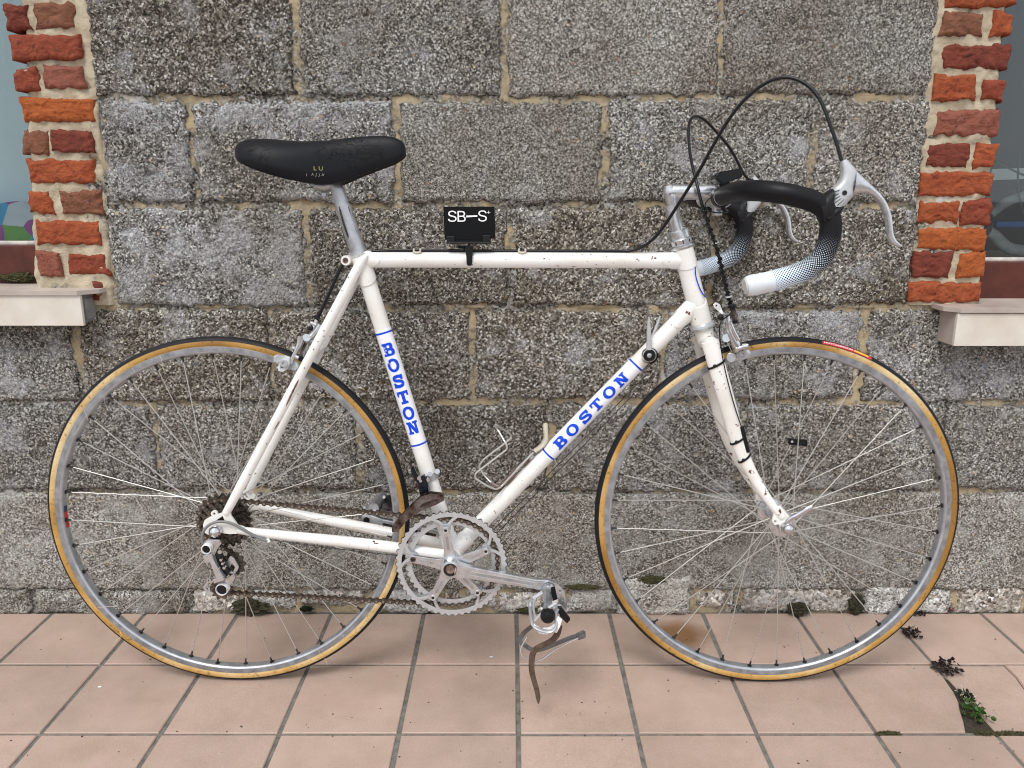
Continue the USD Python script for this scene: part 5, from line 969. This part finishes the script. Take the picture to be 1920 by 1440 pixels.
mesh(fr, 'brake_quick_release', [plate(ops.unary_union([pp([(1337, 571), (1342, 567), (1349, 570), (1354, 582), (1357, 588), (1353, 589), (1345, 582), (1339, 577)], .034, .0012)]).difference(affinity.translate(disk2(0, 0, .0016), *P(1343, 573, .034)[[0, 2]])), .034, .003)], simple_once('white_alloy', (.72, .72, .70)), 30)
mesh(fr, 'brake_adjuster', [rod(P(1375, 583, .02), P(1378, 600, .02), .0042, 12), lathe([(0, -.003), (.0065, -.003), (.0065, .003), (0, .003)], P(1376.5, 592, .02), (.2, 0, -1), 14)], rustchrome, 40)
mesh(fr, 'brake_boot', [trimesh.creation.icosphere(2, .0055).apply_translation(P(1351, 595, .036)), rod(P(1371, 571, .010), P(1375, 584, .015), .0046, 10), lathe([(0, -.0012), (.0075, -.0012), (.0075, .0012), (0, .0012)], P(1372.5, 575, .012), (.2, 0, -1), 12), rod(P(1378, 600, .02), P(1379, 606, .02), .0046, 10)], blackp, 40)
def shoe(pts, c, m=None): return pairs_loft(pts, c, [.005] * len(pts), 12)
mesh(fr, 'brake_shoe', [pairs_loft([((1364, 665), (1364.5, 674)), ((1369, 662), (1372, 677)), ((1377, 663), (1381, 677)), ((1388, 664), (1390, 676)), ((1400, 655), (1406, 668)), ((1405, 656), (1407.5, 664))], .018, [.003, .005, .006, .006, .005, .003], 12, n=18), disc(1391, 664, .026, .0095, .004, 20), disc(1371, 670, .024, .0085, .003, 20)], satin, 40)
mesh(fr, 'brake_shoe_nut', [ringd(1391, 664, .030, .0062, .003, .004)], chrome, 30)
mesh(fr, 'rear_brake', [pairs_loft([((557, 634), (572, 627)), ((556, 644), (569, 641)), ((549, 662), (557, 664)), ((541, 678), (549, 682))], .030, [.006, .006, .006, .005], 12, n=18),
     pairs_loft([((596, 606), (606, 611)), ((590, 616), (598, 622)), ((580, 626), (588, 634)), ((573, 634), (580, 640))], .022, [.005, .006, .005, .005], 12, n=14), rod(P(575, 633, -.03), P(575, 633, .035), .0065, 14), rod(P(575, 640, .02), P(600, 640, .0), .004, 10),
     pairs_loft([((565, 634), (576, 629)), ((570, 660), (578, 662)), ((556, 684), (566, 688))], -.030, [.006, .006, .005], 12, n=12), rod(P(553, 668, .03), P(560, 671, .03), .004, 10), rod(P(552, 651, .012), P(550, 652, .030), .003, 8), rod(P(612, 655, -.01), P(616, 656, -.03), .004, 10)], alu, 40)
ra = ops.unary_union([pp([(525, 668), (534, 667), (543, 670), (544, 682), (539, 692), (530, 698), (522, 696), (520, 689), (524, 680)], .036, .002), pp([(513, 668), (518, 665), (530, 667), (530, 677), (518, 680), (514, 675)], .036, .002)]).difference(pp([(526, 683), (530, 683), (531, 691), (526, 691)], .036))
mesh(fr, 'brake_shoe', [plate(ra, .034, .005, .0008), disc(552, 685, .024, .0085, .007, 20), pairs_loft([((514, 672), (514, 678)), ((530, 672), (532, 686)), ((548, 678), (552, 692)), ((557, 682), (558, 690))], .018, [.003, .006, .006, .003], 10, n=12)], simple_once('pale_alloy', (.50, .53, .54)), 30)
mesh(fr, 'brake_shoe_nut', [ringd(532, 681, .038, .0066, .003, .004)], satin, 30)
mesh(fr, 'brake_adjuster', [rod(P(594, 600, 0), P(586, 618, .004), .0036, 12), rod(P(582, 605, .004), P(593, 609, .004), .003, 10)], satin, 40)
mesh(fr, 'brake_boot', [lathe([(0, -.003), (.004, -.003), (.0075, 0), (.004, .003), (0, .003)], P(594, 595, 0), (-.4, 0, -1), 14), rod(P(600, 585, 0), P(594, 598, 0), .0042, 10), trimesh.creation.icosphere(2, .005).apply_translation(P(584, 615, .004)), rod(P(573, 639, .012), P(564, 662, .016), .0012, 6)], blackp, 40)
mesh(fr, 'brake_spring', [sweep(spline(B([(578, 640, .012), (570, 652, .018), (562, 668, .022)]), 10), .0016, 6), sweep(spline(B([(523, 697, .036), (521, 704, .036), (517, 708, .036), (520, 714, .036), (528, 713, .036), (527, 706, .036), (523, 702, .036)]), 24), .0007, 5)], rustchrome, 40)
mesh(fr, 'brake_spring', sweep(spline(B([(1353, 622, .02), (1362, 638, .025), (1372, 660, .026)]), 10), .0009, 6), steel, 40)

# ---- drive train
CR = P(846.5, 1057.5, .047); cxz = CR[[0, 2]]
def gear(R, n, h, ri):
    a = np.linspace(0, 2 * np.pi, n * 8 + 1)[:-1]; ph = (a * n / (2 * np.pi)) % 1; rad = R - h * (1 - np.clip(np.cos(2 * np.pi * ph) * 1.1 + .35, -1, 1)) / 2
    g = sg.Polygon(np.stack([rad * np.cos(a), rad * np.sin(a)], 1)); return g.difference(disk2(0, 0, ri, 40))
BA = [97, 25, -47, -119, 169]; bcr = .0695
def pol(r_, a): return np.array([r_ * math.cos(math.radians(a)), r_ * math.sin(math.radians(a))])
big = gear(.1015, 50, .0044, .0905); adds = []
for a in BA:
    b = pol(bcr, a)
    for s in (-1, 1): 
        p = spline([b + pol(.003, a + 90 * s), pol(.080, a + 6 * s), pol(.0925, a + 14.5 * s)], 10); adds.append(sg.LineString(p).buffer(.0026))
    adds.append(disk2(*b, .0085))
big = ops.unary_union([big] + adds); hol = ops.unary_union([disk2(*pol(bcr, a), .0030) for a in BA]); big = big.difference(hol)
cs = xform('crankset', parent=bike)
T2 = lambda g: affinity.translate(g, *cxz)
ringm = satin
mesh(cs, 'chainring', plate(T2(big), .047, .0030, .0005), ringm, 25)
small = ops.unary_union([gear(.0850, 42, .0046, .0730)] + [disk2(*pol(bcr, a), .0078) for a in BA]).difference(hol); mesh(cs, 'chainring', plate(T2(small), .0395, .0028, .0004), ringm, 25)
mesh(cs, 'ring_teeth', plate(T2(gear(.1022, 50, .0048, .0985)), .047, .0026, .0003), darksteel, 25)
arms = []
for a in BA:
    t = pol(1, a); n_2 = pol(1, a + 90); arms.append(sg.Polygon([t * .010 + n_2 * .0125, t * .030 + n_2 * .0088, t * .060 + n_2 * .0072, t * .0755 + n_2 * .0066, t * .0755 - n_2 * .0066, t * .060 - n_2 * .0072, t * .030 - n_2 * .0088, t * .010 - n_2 * .0125]))
spd = ops.unary_union(arms + [disk2(0, 0, .0195)]).buffer(-.003).buffer(.006).buffer(-.003).difference(ops.unary_union([disk2(*pol(bcr, a), .0042) for a in BA]))
mesh(cs, 'spider', [plate(T2(spd), .0540, .007, .001), lathe([(.0, -.004), (.0190, -.004), (.0185, .010), (.0165, .0155), (.0125, .0165), (.0120, .012), (0, .012)], [CR[0], -.056, CR[2]], (0, -1, 0), 36)], alu, 25)
grv = []
for a in BA: mesh(cs, 'spider_flute', plate(T2(sg.LineString([pol(.034, a), pol(.056, a)]).buffer(.0022)), .0576, .0006, .0002), greyalu, 25)
for a in BA:
    q = pol(bcr, a) + cxz; mesh(cs, 'chainring_bolt', lathe([(0, -.001), (.0028, -.001), (.0030, .003), (.0046, .0034), (.0052, .002), (.0052, -.002), (0, -.002)], [q[0], -.0565, q[1]], (0, -1, 0), 16), rustchrome if a == 169 else satin, 30)
    mesh(cs, 'bolt_socket', lathe([(0, 0), (.0026, 0), (.0026, .0006), (0, .0006)], [q[0], -.0580, q[1]], (0, -1, 0), 6), darksteel, 30)
mesh(cs, 'crank_bolt', [lathe([(0, 0), (.0112, 0), (.0112, .001), (.0085, .001), (.0070, .004), (0, .004)], [CR[0], -.0685, CR[2]], (0, -1, 0), 6 * 4)], rust, 25)
mesh(cs, 'crank_recess', lathe([(.0085, 0), (.0118, 0), (.0122, .0012), (.0105, .0016)], [CR[0], -.0705, CR[2]], (0, -1, 0), 32), darksteel, 30)
c0 = np.array([CR[0], -.066, CR[2]]); c1 = bl(1033, 1101.5, .072)
def crank(a, b, y0):
    d = (b - a)[[0, 2]]; Lc = np.linalg.norm(d); d /= Lc; n = np.array([-d[1], d[0]]); A = a[[0, 2]]
    pg = sg.Polygon([A + d * .006 + n * .0155, A + d * .03 + n * .0118, A + d * .09 + n * .0100, A + d * (Lc - .03) + n * .0090, A + d * (Lc - .008) + n * .0120, A + d * (Lc + .010) + n * .0088, A + d * (Lc + .010) - n * .0088, A + d * (Lc - .008) - n * .0120, A + d * (Lc - .03) - n * .0090, A + d * .09 - n * .0100, A + d * .03 - n * .0118, A + d * .006 - n * .0155]).buffer(.003).buffer(-.003)
    fl = sg.LineString([A + d * .040, A + d * (Lc - .034)]).buffer(.0040); return pg, fl
pg, fl = crank(c0, c1, 0)
mesh(cs, 'crank_arm', [plate(pg, .0655, .012, .0018), plate(pg.buffer(-.004), .0655, .0128, .0006)], alu, 25)
mesh(cs, 'crank_flute', plate(fl.difference(fl.buffer(-.0011)), .0718, .0010, .0002), satin, 25)
mesh(cs, 'crank_groove', plate(fl.buffer(-.0012), .0718, .0004, .0001), greyalu, 25)
# the far crank points the other way
bbx = BB[[0, 2]]; dfar = (c1 - c0)[[0, 2]]; l0 = np.array([BB[0], .060, BB[2]]); l1 = bl(688, 974, -.062)
pg2, fl2 = crank(l0, l1, 0); hole = affinity.translate(disk2(0, 0, .0052), l1[0], l1[2])
mesh(cs, 'crank_arm', [plate(pg2.difference(hole), -.0625, .012, .0018)], alu, 25)
mesh(cs, 'crank_groove', plate(disk2(l1[0], l1[2], .0060), -.0590, .004, .0003), blackp, 25); mesh(cs, 'crank_groove', plate(fl2.buffer(-.0015), -.0562, .0004, .0001), darksteel, 25)
mesh(cs, 'spindle', rod([BB[0], -.056, BB[2]], [BB[0], .060, BB[2]], .0085, 16), greyalu, 30)
# chain: link by link
def peanut(): return ops.unary_union([disk2(-.00635, 0, .0043, 6), disk2(.00635, 0, .0043, 6), sg.box(-.0050, -.0019, .0050, .0019)])
lp = trimesh.creation.extrude_polygon(peanut(), .0011, engine='earcut'); lpv = lp.vertices.copy()
roll = trimesh.creation.cylinder(radius=.0036, height=.0070, sections=8)
RC = P(413, 981, .038)
jl, ju = bl(418, 1104, .050), bl(436, 1060, .050)
def arcp(c, R, a0, a1, n, y): a = np.radians(np.linspace(a0, a1, n)); return np.stack([c[0] + R * np.cos(a), np.full(n, y), c[1] + R * np.sin(a)], 1)
gx = np.array([WR, RZ]); yc = -.034
path = np.vstack([arcp(gx, .043, 86, 245, 16, yc), [ju + [0.004, .010, .016]], [ju + [.012, .010, 0]], [jl + [.012, .012, .012]], [jl + [-.006, .012, -.006]], [jl + [.004, .012, -.013]], arcp(cxz, .0835, -93, 94, 30, -.0395)])
pt = np.vstack([path, path[:1]]); Ls = np.r_[0, np.cumsum(np.linalg.norm(np.diff(pt, axis=0), axis=1))]; nl = int(round(Ls[-1] / .0127)); nl += nl % 2
sag = lambda s: np.stack([np.interp(s, Ls, pt[:, i]) for i in range(3)], 1)
pos = sag(np.arange(nl) * Ls[-1] / nl); ch = []; pn = []
for i in range(nl):
    a, b = pos[i], pos[(i + 1) % nl]; m_ = (a + b) / 2; d = b - a; d /= np.linalg.norm(d); up_ = np.cross(d, [0, 1, 0]); up_ /= np.linalg.norm(up_)
    for s in (-1, 1):
        off = (.0036 if i % 2 else .0024) * s; V = m_ + lpv[:, :1] * d + lpv[:, 1:2] * up_ + (lpv[:, 2:3] + off - .0005) * np.array([0, 1.0, 0]); t = trimesh.Trimesh(V, lp.faces, process=False)
        ch.append(t)
    pn.append(rod(a + [0, -.0052, 0], a + [0, .0052, 0], .0021, 8)); t = roll.copy(); t.vertices = t.vertices[:, [0, 2, 1]] + a; t.invert(); ch.append(t)
cn_ = mesh(fr, 'chain', ch, chainm, 30); mesh(cn_, 'chain_pins', pn, simple('pin_steel', (.30, .27, .23), .35, .85), 30, kind='stuff')
# sprockets
for k, (n, y) in enumerate(((14, -.0465), (16, -.0410), (18, -.0355), (21, -.0300), (24, -.0245))):
    R = n * .0127 / (2 * np.pi) + .0042; mesh(fr, 'sprocket', plate(affinity.translate(gear(R, n, .0075, .014), *gx), -y, .0024, .0003), grease, 25)
mesh(fr, 'freewheel_body', lathe([(0, -.052), (.017, -.052), (.019, -.048), (.019, -.020), (0, -.020)], [WR, 0, RZ], (0, 1, 0), 24), grease, 30)
# quick releases
mesh(fr, 'axle_nut', [lathe([(0, -.008), (.0108, -.008), (.0112, -.002), (.0098, .004), (.0055, .0085), (0, .0095)], bl(403, 997, .072), (0, -1, 0), 28), rod([WR, -.075, RZ], [WR, .070, RZ], .0042, 12)], chrome, 40)
qb = bl(1478, 992, .070)
mesh(fr, 'quick_release', [trimesh.creation.icosphere(3, .0098).apply_translation(qb), lathe([(0, -.006), (.0085, -.006), (.0100, 0), (.0085, .006), (0, .006)], bl(1474, 989, .060), (0, -1, 0), 24), sweep(spline(B([(1474, 984, .066), (1480, 974, .068), (1495, 966, .070), (1512, 957, .072), (1523, 951, .072)]), 20), np.interp(np.linspace(0, 1, 20), [0, .4, .8, 1], [.0042, .0040, .0058, .0052]), 12, ry=np.interp(np.linspace(0, 1, 20), [0, 1], [.004, .003]), up=(0, -1, 0)), rod([WF, -.06, RZ], [WF, .066, RZ], .0042, 12)], chrome, 40)
# rear derailleur
rd = xform('rear_derailleur', parent=bike)
mesh(rd, 'derailleur_body', [plate(pp([(384, 1016), (391, 1009), (414, 1010), (417, 1017), (410, 1026), (404, 1040), (396, 1040), (388, 1034)], .070, .001), .070, .014, .002)], chrome, 30)
mesh(rd, 'pivot', [ringd(388.5, 1028, .080, .0092, .0070, .012)], simple_once('white_alloy', (.72, .72, .70)), 30); mesh(rd, 'pivot_cap', disc(388.5, 1028, .0815, .0070, .008), blackp, 30)
mesh(rd, 'link_arm', [plate(pp([(382, 1040), (399, 1036), (403, 1050), (386, 1054)], .078, .001), .078, .012, .0015), plate(pp([(394, 1050), (402, 1049), (419, 1078), (408, 1085)], .079, .001), .079, .010, .0012), plate(pp([(401, 1084), (420, 1078), (422, 1086), (403, 1092)], .079, .001), .079, .012, .0012)], alu, 30)
mesh(rd, 'inner_link', [plate(pp([(402, 1030), (414, 1034), (432, 1072), (424, 1082), (408, 1050)], .066, .001), .066, .010, .001)], darksteel, 30)
mesh(rd, 'link_screws', [disc(413, 1034, .076, .004, .006), disc(415, 1049, .074, .0026, .006), disc(418, 1056, .074, .0026, .006), disc(421, 1064, .074, .0030, .006), disc(411, 1065, .082, .0018, .006), disc(395, 1069, .078, .0018, .004)], chrome, 30)
mesh(rd, 'pivot', [ringd(417.5, 1103.5, .076, .0112, .0092, .013)], simple_once('white_alloy', (.72, .72, .70)), 30); mesh(rd, 'pivot_cap', disc(417.5, 1103.5, .0775, .0092, .008), blackp, 30)
mesh(rd, 'knuckle', [plate(pp([(422, 1086), (440, 1074), (443, 1080), (433, 1096), (424, 1098)], .068, .001), .068, .014, .002)], chrome, 30)
cg = pp([(433, 1041), (440, 1046), (449, 1062), (446, 1069), (438, 1076), (428, 1072), (424, 1056)], .058, .001).difference(pp([(436, 1054), (442, 1062), (438, 1072), (431, 1066)], .058, .0006))
mesh(rd, 'cage_plate', [plate(cg, .060, .0035, .0006)], alu, 30)
cg2 = pp([(382, 1101), (392, 1083), (399, 1082), (401, 1089), (394, 1098), (396, 1108), (402, 1111), (396, 1119)], .064, .0006).difference(pp([(387, 1101), (393, 1090), (396, 1092), (391, 1103), (393, 1108)], .064, .0004))
mesh(rd, 'cage_plate', [plate(cg2, .066, .0035, .0006), ringd(392.5, 1087, .070, .0042, .0018, .006)], alu, 30)
mesh(rd, 'jockey_wheel', [plate(affinity.translate(gear(.0225, 10, .005, .004), *bl(437, 1058, .050)[[0, 2]]), .048, .006, .0006)], grease, 30); mesh(rd, 'jockey_wheel', [plate(affinity.translate(gear(.0215, 10, .005, .004), *bl(414, 1104, .050)[[0, 2]]), .048, .006, .0006)], grease, 30)
# front derailleur
fdm = xform('front_derailleur', parent=bike)
mesh(fdm, 'clamp_band', [lathe([(.0146, -.006), (.0168, -.006), (.0168, .006), (.0146, .006)], P(804, 893), SD, 30), rod(P(806, 889, .010), P(806, 889, .020), .0045, 10), rod(P(820, 884, .004), P(820, 884, .014), .0050, 10)], greyalu, 30)
mesh(fdm, 'derailleur_arm', [plate(pp([(771, 876), (776, 874), (781, 886), (787, 896), (792, 903), (794, 915), (786, 917), (783, 905), (777, 897), (772, 888)], .022, .0015), .022, .008, .0015), plate(pp([(786, 916), (803, 912), (806, 922), (790, 929)], .026, .001), .026, .018, .002), plate(pp([(790, 892), (796, 890), (803, 906), (803, 914), (795, 916)], .024, .001), .024, .012, .0015)], simple('blue_black_alloy', (.03, .035, .05), .18, .9), 30)
mesh(fdm, 'derailleur_pivots', [disc(786, 896, .028, .004, .006), disc(789, 901, .029, .003, .006), disc(803, 899, .024, .004, .008), disc(768, 881, .020, .003, .006), disc(785, 920, .028, .003, .004)], chrome, 30)
cgf = pp([(789, 931), (807, 925), (830, 928), (833, 938), (818, 946), (797, 954), (778, 964), (762, 977), (746, 997), (735, 997), (735, 989), (751, 968), (770, 949)], .052, .001)
mesh(fdm, 'cage_plate', [plate(cgf.difference(pp([(786, 952), (792, 944), (812, 937), (822, 936), (816, 943)], .052, .0008)), .0530, .0018, .0004), plate(cgf, .0400, .0016, .0004), rod(bl(740, 992, .0535), bl(740, 992, .039), .003, 10)], rustchrome, 30)
# pedals
def pedal(cx, side, px):
    return None
pd = xform('pedal', parent=bike, label='near pedal with toe clip frame and hanging strap')
axs, axe = bl(1028, 1103, .073), bl(1027, 1153, .158)
mesh(pd, 'spindle', [lathe([(0, 0), (.0105, 0), (.0112, .004), (.0112, .010), (.0075, .016), (.0070, .030), (.0075, .060), (.0098, .074), (.0098, .080), (0, .080)], axs, axe - axs, 24)], greyalu, 30)
mesh(pd, 'dust_cap', lathe([(0, .0), (.0118, .0), (.0125, .003), (.0125, .010), (.0105, .0145), (.006, .0165), (0, .0170)], bl(1027, 1150, .148), axe - axs, 24), blackp, 40)
def cagebar(pts, r, ry=None): return sweep(spline(B(pts), 30), r, 8, ry=ry, up=(0, -1, 0) if ry else None)
mesh(pd, 'cage', [cagebar([(1000, 1125, .080), (995, 1130, .095), (994, 1140, .120), (996, 1160, .145), (1000, 1172, .155), (1012, 1180, .160), (1025, 1183, .160), (1038, 1180, .160), (1043, 1170, .158), (1042, 1155, .150), (1047, 1136, .125)], .0030, .0060), cagebar([(1000, 1122, .082), (1016, 1112, .080), (1036, 1098, .080)], .004), cagebar([(1003, 1164, .150), (1018, 1148, .150), (1044, 1130, .148)], .0028), cagebar([(1005, 1160, .150), (1000, 1138, .11), (1004, 1122, .085)], .0024)], satin, 40)
cp_ = pp([(1039, 1092), (1045, 1094), (1058, 1108), (1062, 1130), (1063, 1148), (1056, 1144), (1048, 1132), (1043, 1112)], .11, .001)
for (x, y) in ((1050, 1107), (1055, 1122), (1054, 1136)): cp_ = cp_.difference(affinity.translate(disk2(0, 0, .0022), *bl(x, y, .11)[[0, 2]]))
mesh(pd, 'cage_plate', plate(cp_, .110, .004, .0006), alu, 30)
mesh(pd, 'cage_plate', [plate(pp([(1000, 1163), (1004, 1172), (1016, 1178), (1030, 1176), (1041, 1168), (1046, 1155), (1054, 1162), (1050, 1175), (1044, 1186), (1036, 1184), (1026, 1189), (1012, 1188), (1002, 1176)], .158, .001), .158, .0030, .0005)], simple_once('white_alloy', (.72, .72, .70)), 30)
mesh(pd, 'pedal_rubber', [plate(pp([(1033, 1104), (1044, 1102), (1046, 1122), (1036, 1126)], .10, .001), .098, .010, .001)], rubber, 30)
mesh(pd, 'strap_buckle', [plate(pp([(1045, 1138), (1052, 1138), (1069, 1160), (1063, 1167), (1058, 1162), (1050, 1154)], .135, .0006), .135, .010, .001)], rubber, 30)
stc = [(1050, 1172, .140), (1046, 1186, .142), (1038, 1198, .142), (1022, 1208, .140), (1006, 1216, .138), (999, 1226, .138), (997, 1240, .138), (997, 1256, .136), (1001, 1275, .134), (1006, 1292, .132), (1009, 1308, .130), (1009.5, 1319, .129)]
sc = spline(B(stc), 40); mesh(pd, 'toe_strap', sweep(sc, np.interp(np.linspace(0, 1, 40), [0, .1, .3, .6, .93, 1], [.0045, .0056, .0056, .0050, .0042, .0012]), 10, ry=.0014, up=(0, -1, 0)), leather, 40)
def flat(pts, w, t): return sweep(spline(B(pts), 30), w, 8, ry=t, up=(0, -1, 0))
mesh(pd, 'toe_clip', [flat([(1000, 1172, .12), (990, 1180, .11), (978, 1192, .10), (975, 1202, .10), (984, 1210, .10), (998, 1218, .10), (1012, 1218, .10), (1040, 1208, .10), (1072, 1195, .10), (1094, 1188, .10)], .0044, .0010), plate(pp([(1080, 1190), (1094, 1184), (1098, 1187), (1098, 1193), (1084, 1198)], .10, .0006), .10, .012, .001)], clipm, 40); mesh(pd, 'clip_wire', [sweep(spline(B([(988, 1194, .112), (981, 1206, .115), (976, 1218, .118), (979, 1229, .12), (988, 1236, .12), (1000, 1239.5, .12), (1012, 1238, .12), (1030, 1226, .118), (1052, 1212, .112), (1080, 1198, .105), (1095, 1191, .10)]), 50), .0011, 6, ry=.0026, up=(0, -1, .4))], satin, 40)
pl = xform('pedal', parent=bike, label='far pedal seen behind the chain')
o_ = bl(712, 944, -.10)
mesh(pl, 'spindle', [lathe([(0, -.02), (.010, -.02), (.012, 0), (.012, .02), (.009, .03), (.009, .05), (0, .05)], bl(706, 946, -.085), (.1, 1, 0), 24)], greyalu, 40)
mesh(pl, 'cage', [plate(pp([(684, 955), (690, 948), (706, 936), (724, 931), (722, 940), (716, 955), (700, 960)], -.10, .001).difference(pp([(698, 948), (706, 942), (714, 942), (710, 954), (698, 954)], -.10)), -.10, .004, .0006), rod(bl(683, 952, -.07), bl(683, 950, -.13), .003, 8), rod(bl(720, 932, -.07), bl(722, 932, -.14), .003, 8), rod(bl(702, 959, -.06), bl(718, 958, -.14), .0035, 8)], greyalu, 30)
mesh(pl, 'cage_plate', [pairs_loft([((722, 932), (718, 960)), ((730, 930), (734, 962)), ((738, 936), (745, 960))], -.10, [.03, .035, .03], 14)], darksteel, 30)
# shift levers on the down tube
bs_ = P(1217, 666, .022)
mesh(fr, 'shift_lever_boss', [lathe([(0, -.012), (.0105, -.012), (.0128, -.006), (.0128, .001), (.0118, .004), (.0108, .0045), (.0104, .002), (0, .002)], bs_, (0, -1, 0), 28), rod(P(1219, 665, -.03), P(1217, 666, .02), .008, 14)], chrome, 30)
mesh(fr, 'shift_lever_cap', [lathe([(.0104, 0), (.0104, .0030), (.0085, .0045), (.0050, .0048), (.0048, .003), (0, .003)], bs_, (0, -1, 0), 24), lathe([(.0128, -.013), (.0142, -.012), (.0142, -.006), (.0128, -.005)], bs_ + [0.003, 0, -.002], (0, -1, 0), 24)], blackp, 30)
mesh(fr, 'shift_lever_screw', lathe([(0, 0), (.0046, 0), (.0046, .0014), (.0030, .0030), (.0016, .0032), (.0014, .002), (0, .002)], bs_ + [0, -.0030, 0], (0, -1, 0), 16), chrome, 30)
def slever(pts, c, w): n = 16; return sweep(spline(B([(a, b, c) for a, b in pts]), n), np.interp(np.linspace(0, 1, n), [0, .2, .85, 1], [w * 1.1, w, w * .62, w * .30]), 12, ry=.0030, up=(0, -1, 0))
mesh(fr, 'shift_lever', slever([(1217, 656), (1217, 640), (1216.5, 618), (1216.5, 595)], .026, .0048), satin, 40)
mesh(fr, 'shift_lever', slever([(1221, 652), (1226, 630), (1233, 608), (1238, 592)], -.026, .0048), satin, 40)
# bottle cage
bc = xform('bottle_cage', parent=bike)
def wire(pts, m, name='cage_wire', rr=.0019): mesh(bc, name, sweep(spline(B(pts), 60), rr, 8), m, 50)
def pwire(pts, rad=.006):
    """bent wire: straight runs with rounded corners"""
    q = B(pts); out = [q[0]]
    for i in range(1, len(q) - 1):
        a, b, c = q[i - 1], q[i], q[i + 1]; u, v = (a - b) / np.linalg.norm(a - b), (c - b) / np.linalg.norm(c - b); e = min(rad, .45 * np.linalg.norm(a - b), .45 * np.linalg.norm(c - b)); t = np.linspace(0, 1, 7)[:, None]; p0, p2 = b + u * e, b + v * e
        out += list((1 - t) ** 2 * p0 + 2 * t * (1 - t) * b + t ** 2 * p2)
    return np.array(out + [q[-1]])
mesh(bc, 'cage_wire', sweep(pwire([(1000, 848, .010), (940, 912, .012), (930, 918, .026), (915, 912, .034), (891, 897, .036), (891, 888, .036), (951, 842, .036), (949, 832, .036), (932, 804, .020), (928, 800, 0), (938, 801, -.020), (958, 815, -.036), (958, 822, -.036), (948, 830, -.036), (906, 862, -.036), (897, 875, -.036), (910, 894, -.034), (922, 906, -.026), (936, 913, -.012), (995, 852, -.010)]), .0019, 8), steel, 50)
mesh(bc, 'cage_wire', [sweep(pwire([(918, 902, -.030), (925, 909, -.022), (934, 915, -.010), (950, 897, -.006), (966, 880, -.004)]), .0022, 8), sweep(pwire([(948, 909, .002), (955, 903, .004), (966, 889, .004)]), .0026, 8), sweep(pwire([(980, 872, .004), (992, 860, .004)]), .0026, 8)], rust, 50, label='rusted lower wire')
mesh(bc, 'cage_tip', pairs_loft([((1000, 843), (1006, 849)), ((1012, 834), (1020, 838)), ((1018, 824), (1027, 829)), ((1019, 808), (1028, 812)), ((1018, 797), (1027, 796)), ((1020, 794), (1026, 793))], 0, [.008, .011, .010, .008, .006, .003], 14, n=24), capwhite, 40)
mesh(bc, 'cage_screw', [rod(P(998, 853, .002), P(994, 858, .002), .0045, 10)], satin, 30)

# ------------------------------------------------------------------ the name plate clipped on the top tube
npx = xform('name_plate', mat=mm, label='small black SB-S name plate standing in a clip on the top tube', cat='sign')
p_ = lambda x, y: P(x, y, .012)
pl_ = pp([(831.2, 388), (927.2, 387.2), (929, 447.8), (833.8, 449.8)], .012)
board = mesh(npx, 'board', plate(pl_, .011, .0022, .0003), blackcut, 25)
def lett(shape, name='letter'): 
    out = []
    for g in getattr(shape, 'geoms', [shape]): 
        m = trimesh.creation.extrude_polygon(g, .0003, engine='earcut'); v = m.vertices; m.vertices = np.stack([v[:, 0], -.0122 - v[:, 2], v[:, 1]], 1); out.append(m)
    mesh(board, name, trimesh.util.concatenate(out), whitep, False)
def put(txt, x0, x1, y0, y1):
    s = text_shape(txt, .02, False); b = s.bounds; A, C = bl(x0, y1, .0123), bl(x1, y0, .0123); s = affinity.translate(s, -b[0], -b[1]); s = affinity.scale(s, (C[0] - A[0]) / (b[2] - b[0]), (C[2] - A[2]) / (b[3] - b[1]), origin=(0, 0)); s = affinity.translate(s, A[0], A[2]); s = affinity.rotate(s, .6, origin=(A[0], A[2])); lett(s)
put('S', 840, 856.2, 395, 416); put('B', 858, 873.2, 395.5, 415.8); put('S', 896.5, 913, 394.4, 415.4)
lett(sg.Polygon(B([(874, 404.2, .0123), (895, 403.4, .0123), (895, 406.6, .0123), (874, 407.4, .0123)])[:, [0, 2]])); c_ = bl(916.2, 398.2, .0123)[[0, 2]]; lett(ops.unary_union([sg.box(c_[0] - .0026, c_[1] - .0005, c_[0] + .0026, c_[1] + .0005), sg.box(c_[0] - .0005, c_[1] - .0026, c_[0] + .0005, c_[1] + .0026)]))
z_ = P(880, 452, .012); xa_, xb_ = P(837, 452, .012)[0], P(921, 452, .012)[0]
mesh(npx, 'holder', [rbox(xa_, xb_, -.020, -.003, z_[2] - .0045, z_[2] - .0010, .001), rbox(xa_ + .001, xa_ + .0145, -.0180, -.0140, z_[2] - .004, P(840, 442.5, .014)[2], .001), rbox(xb_ - .0145, xb_ - .001, -.0180, -.0140, z_[2] - .004, P(912, 440.5, .014)[2], .001), rbox(xa_ + .01, xb_ - .01, -.0095, -.006, z_[2] - .003, z_[2] + .012, .001)], blackp, 30)
xc_ = P(880, 470, .0)[0]; zt_ = P(880, 487, 0)[2]
mesh(npx, 'clip', [rbox(xc_ - .0024, xc_ + .0024, -.014, -.008, zt_ + .018, z_[2] - .003, .001), rbox(xc_ - .0066, xc_ + .0066, -.0165, .0040, zt_ + .0142, zt_ + .024, .0015), pairs_loft([((873, 462), (887, 462)), ((873.5, 475), (886.5, 475)), ((874.5, 487), (885.5, 487)), ((875.5, 496), (884.5, 496)), ((878, 498.5), (882, 498.5))], .0165, [.0024, .0022, .0020, .0018, .001], 12, 4.0, n=14), rod(P(860, 463, -.01), P(873, 464, .004), .003, 8)], blackp, 30)
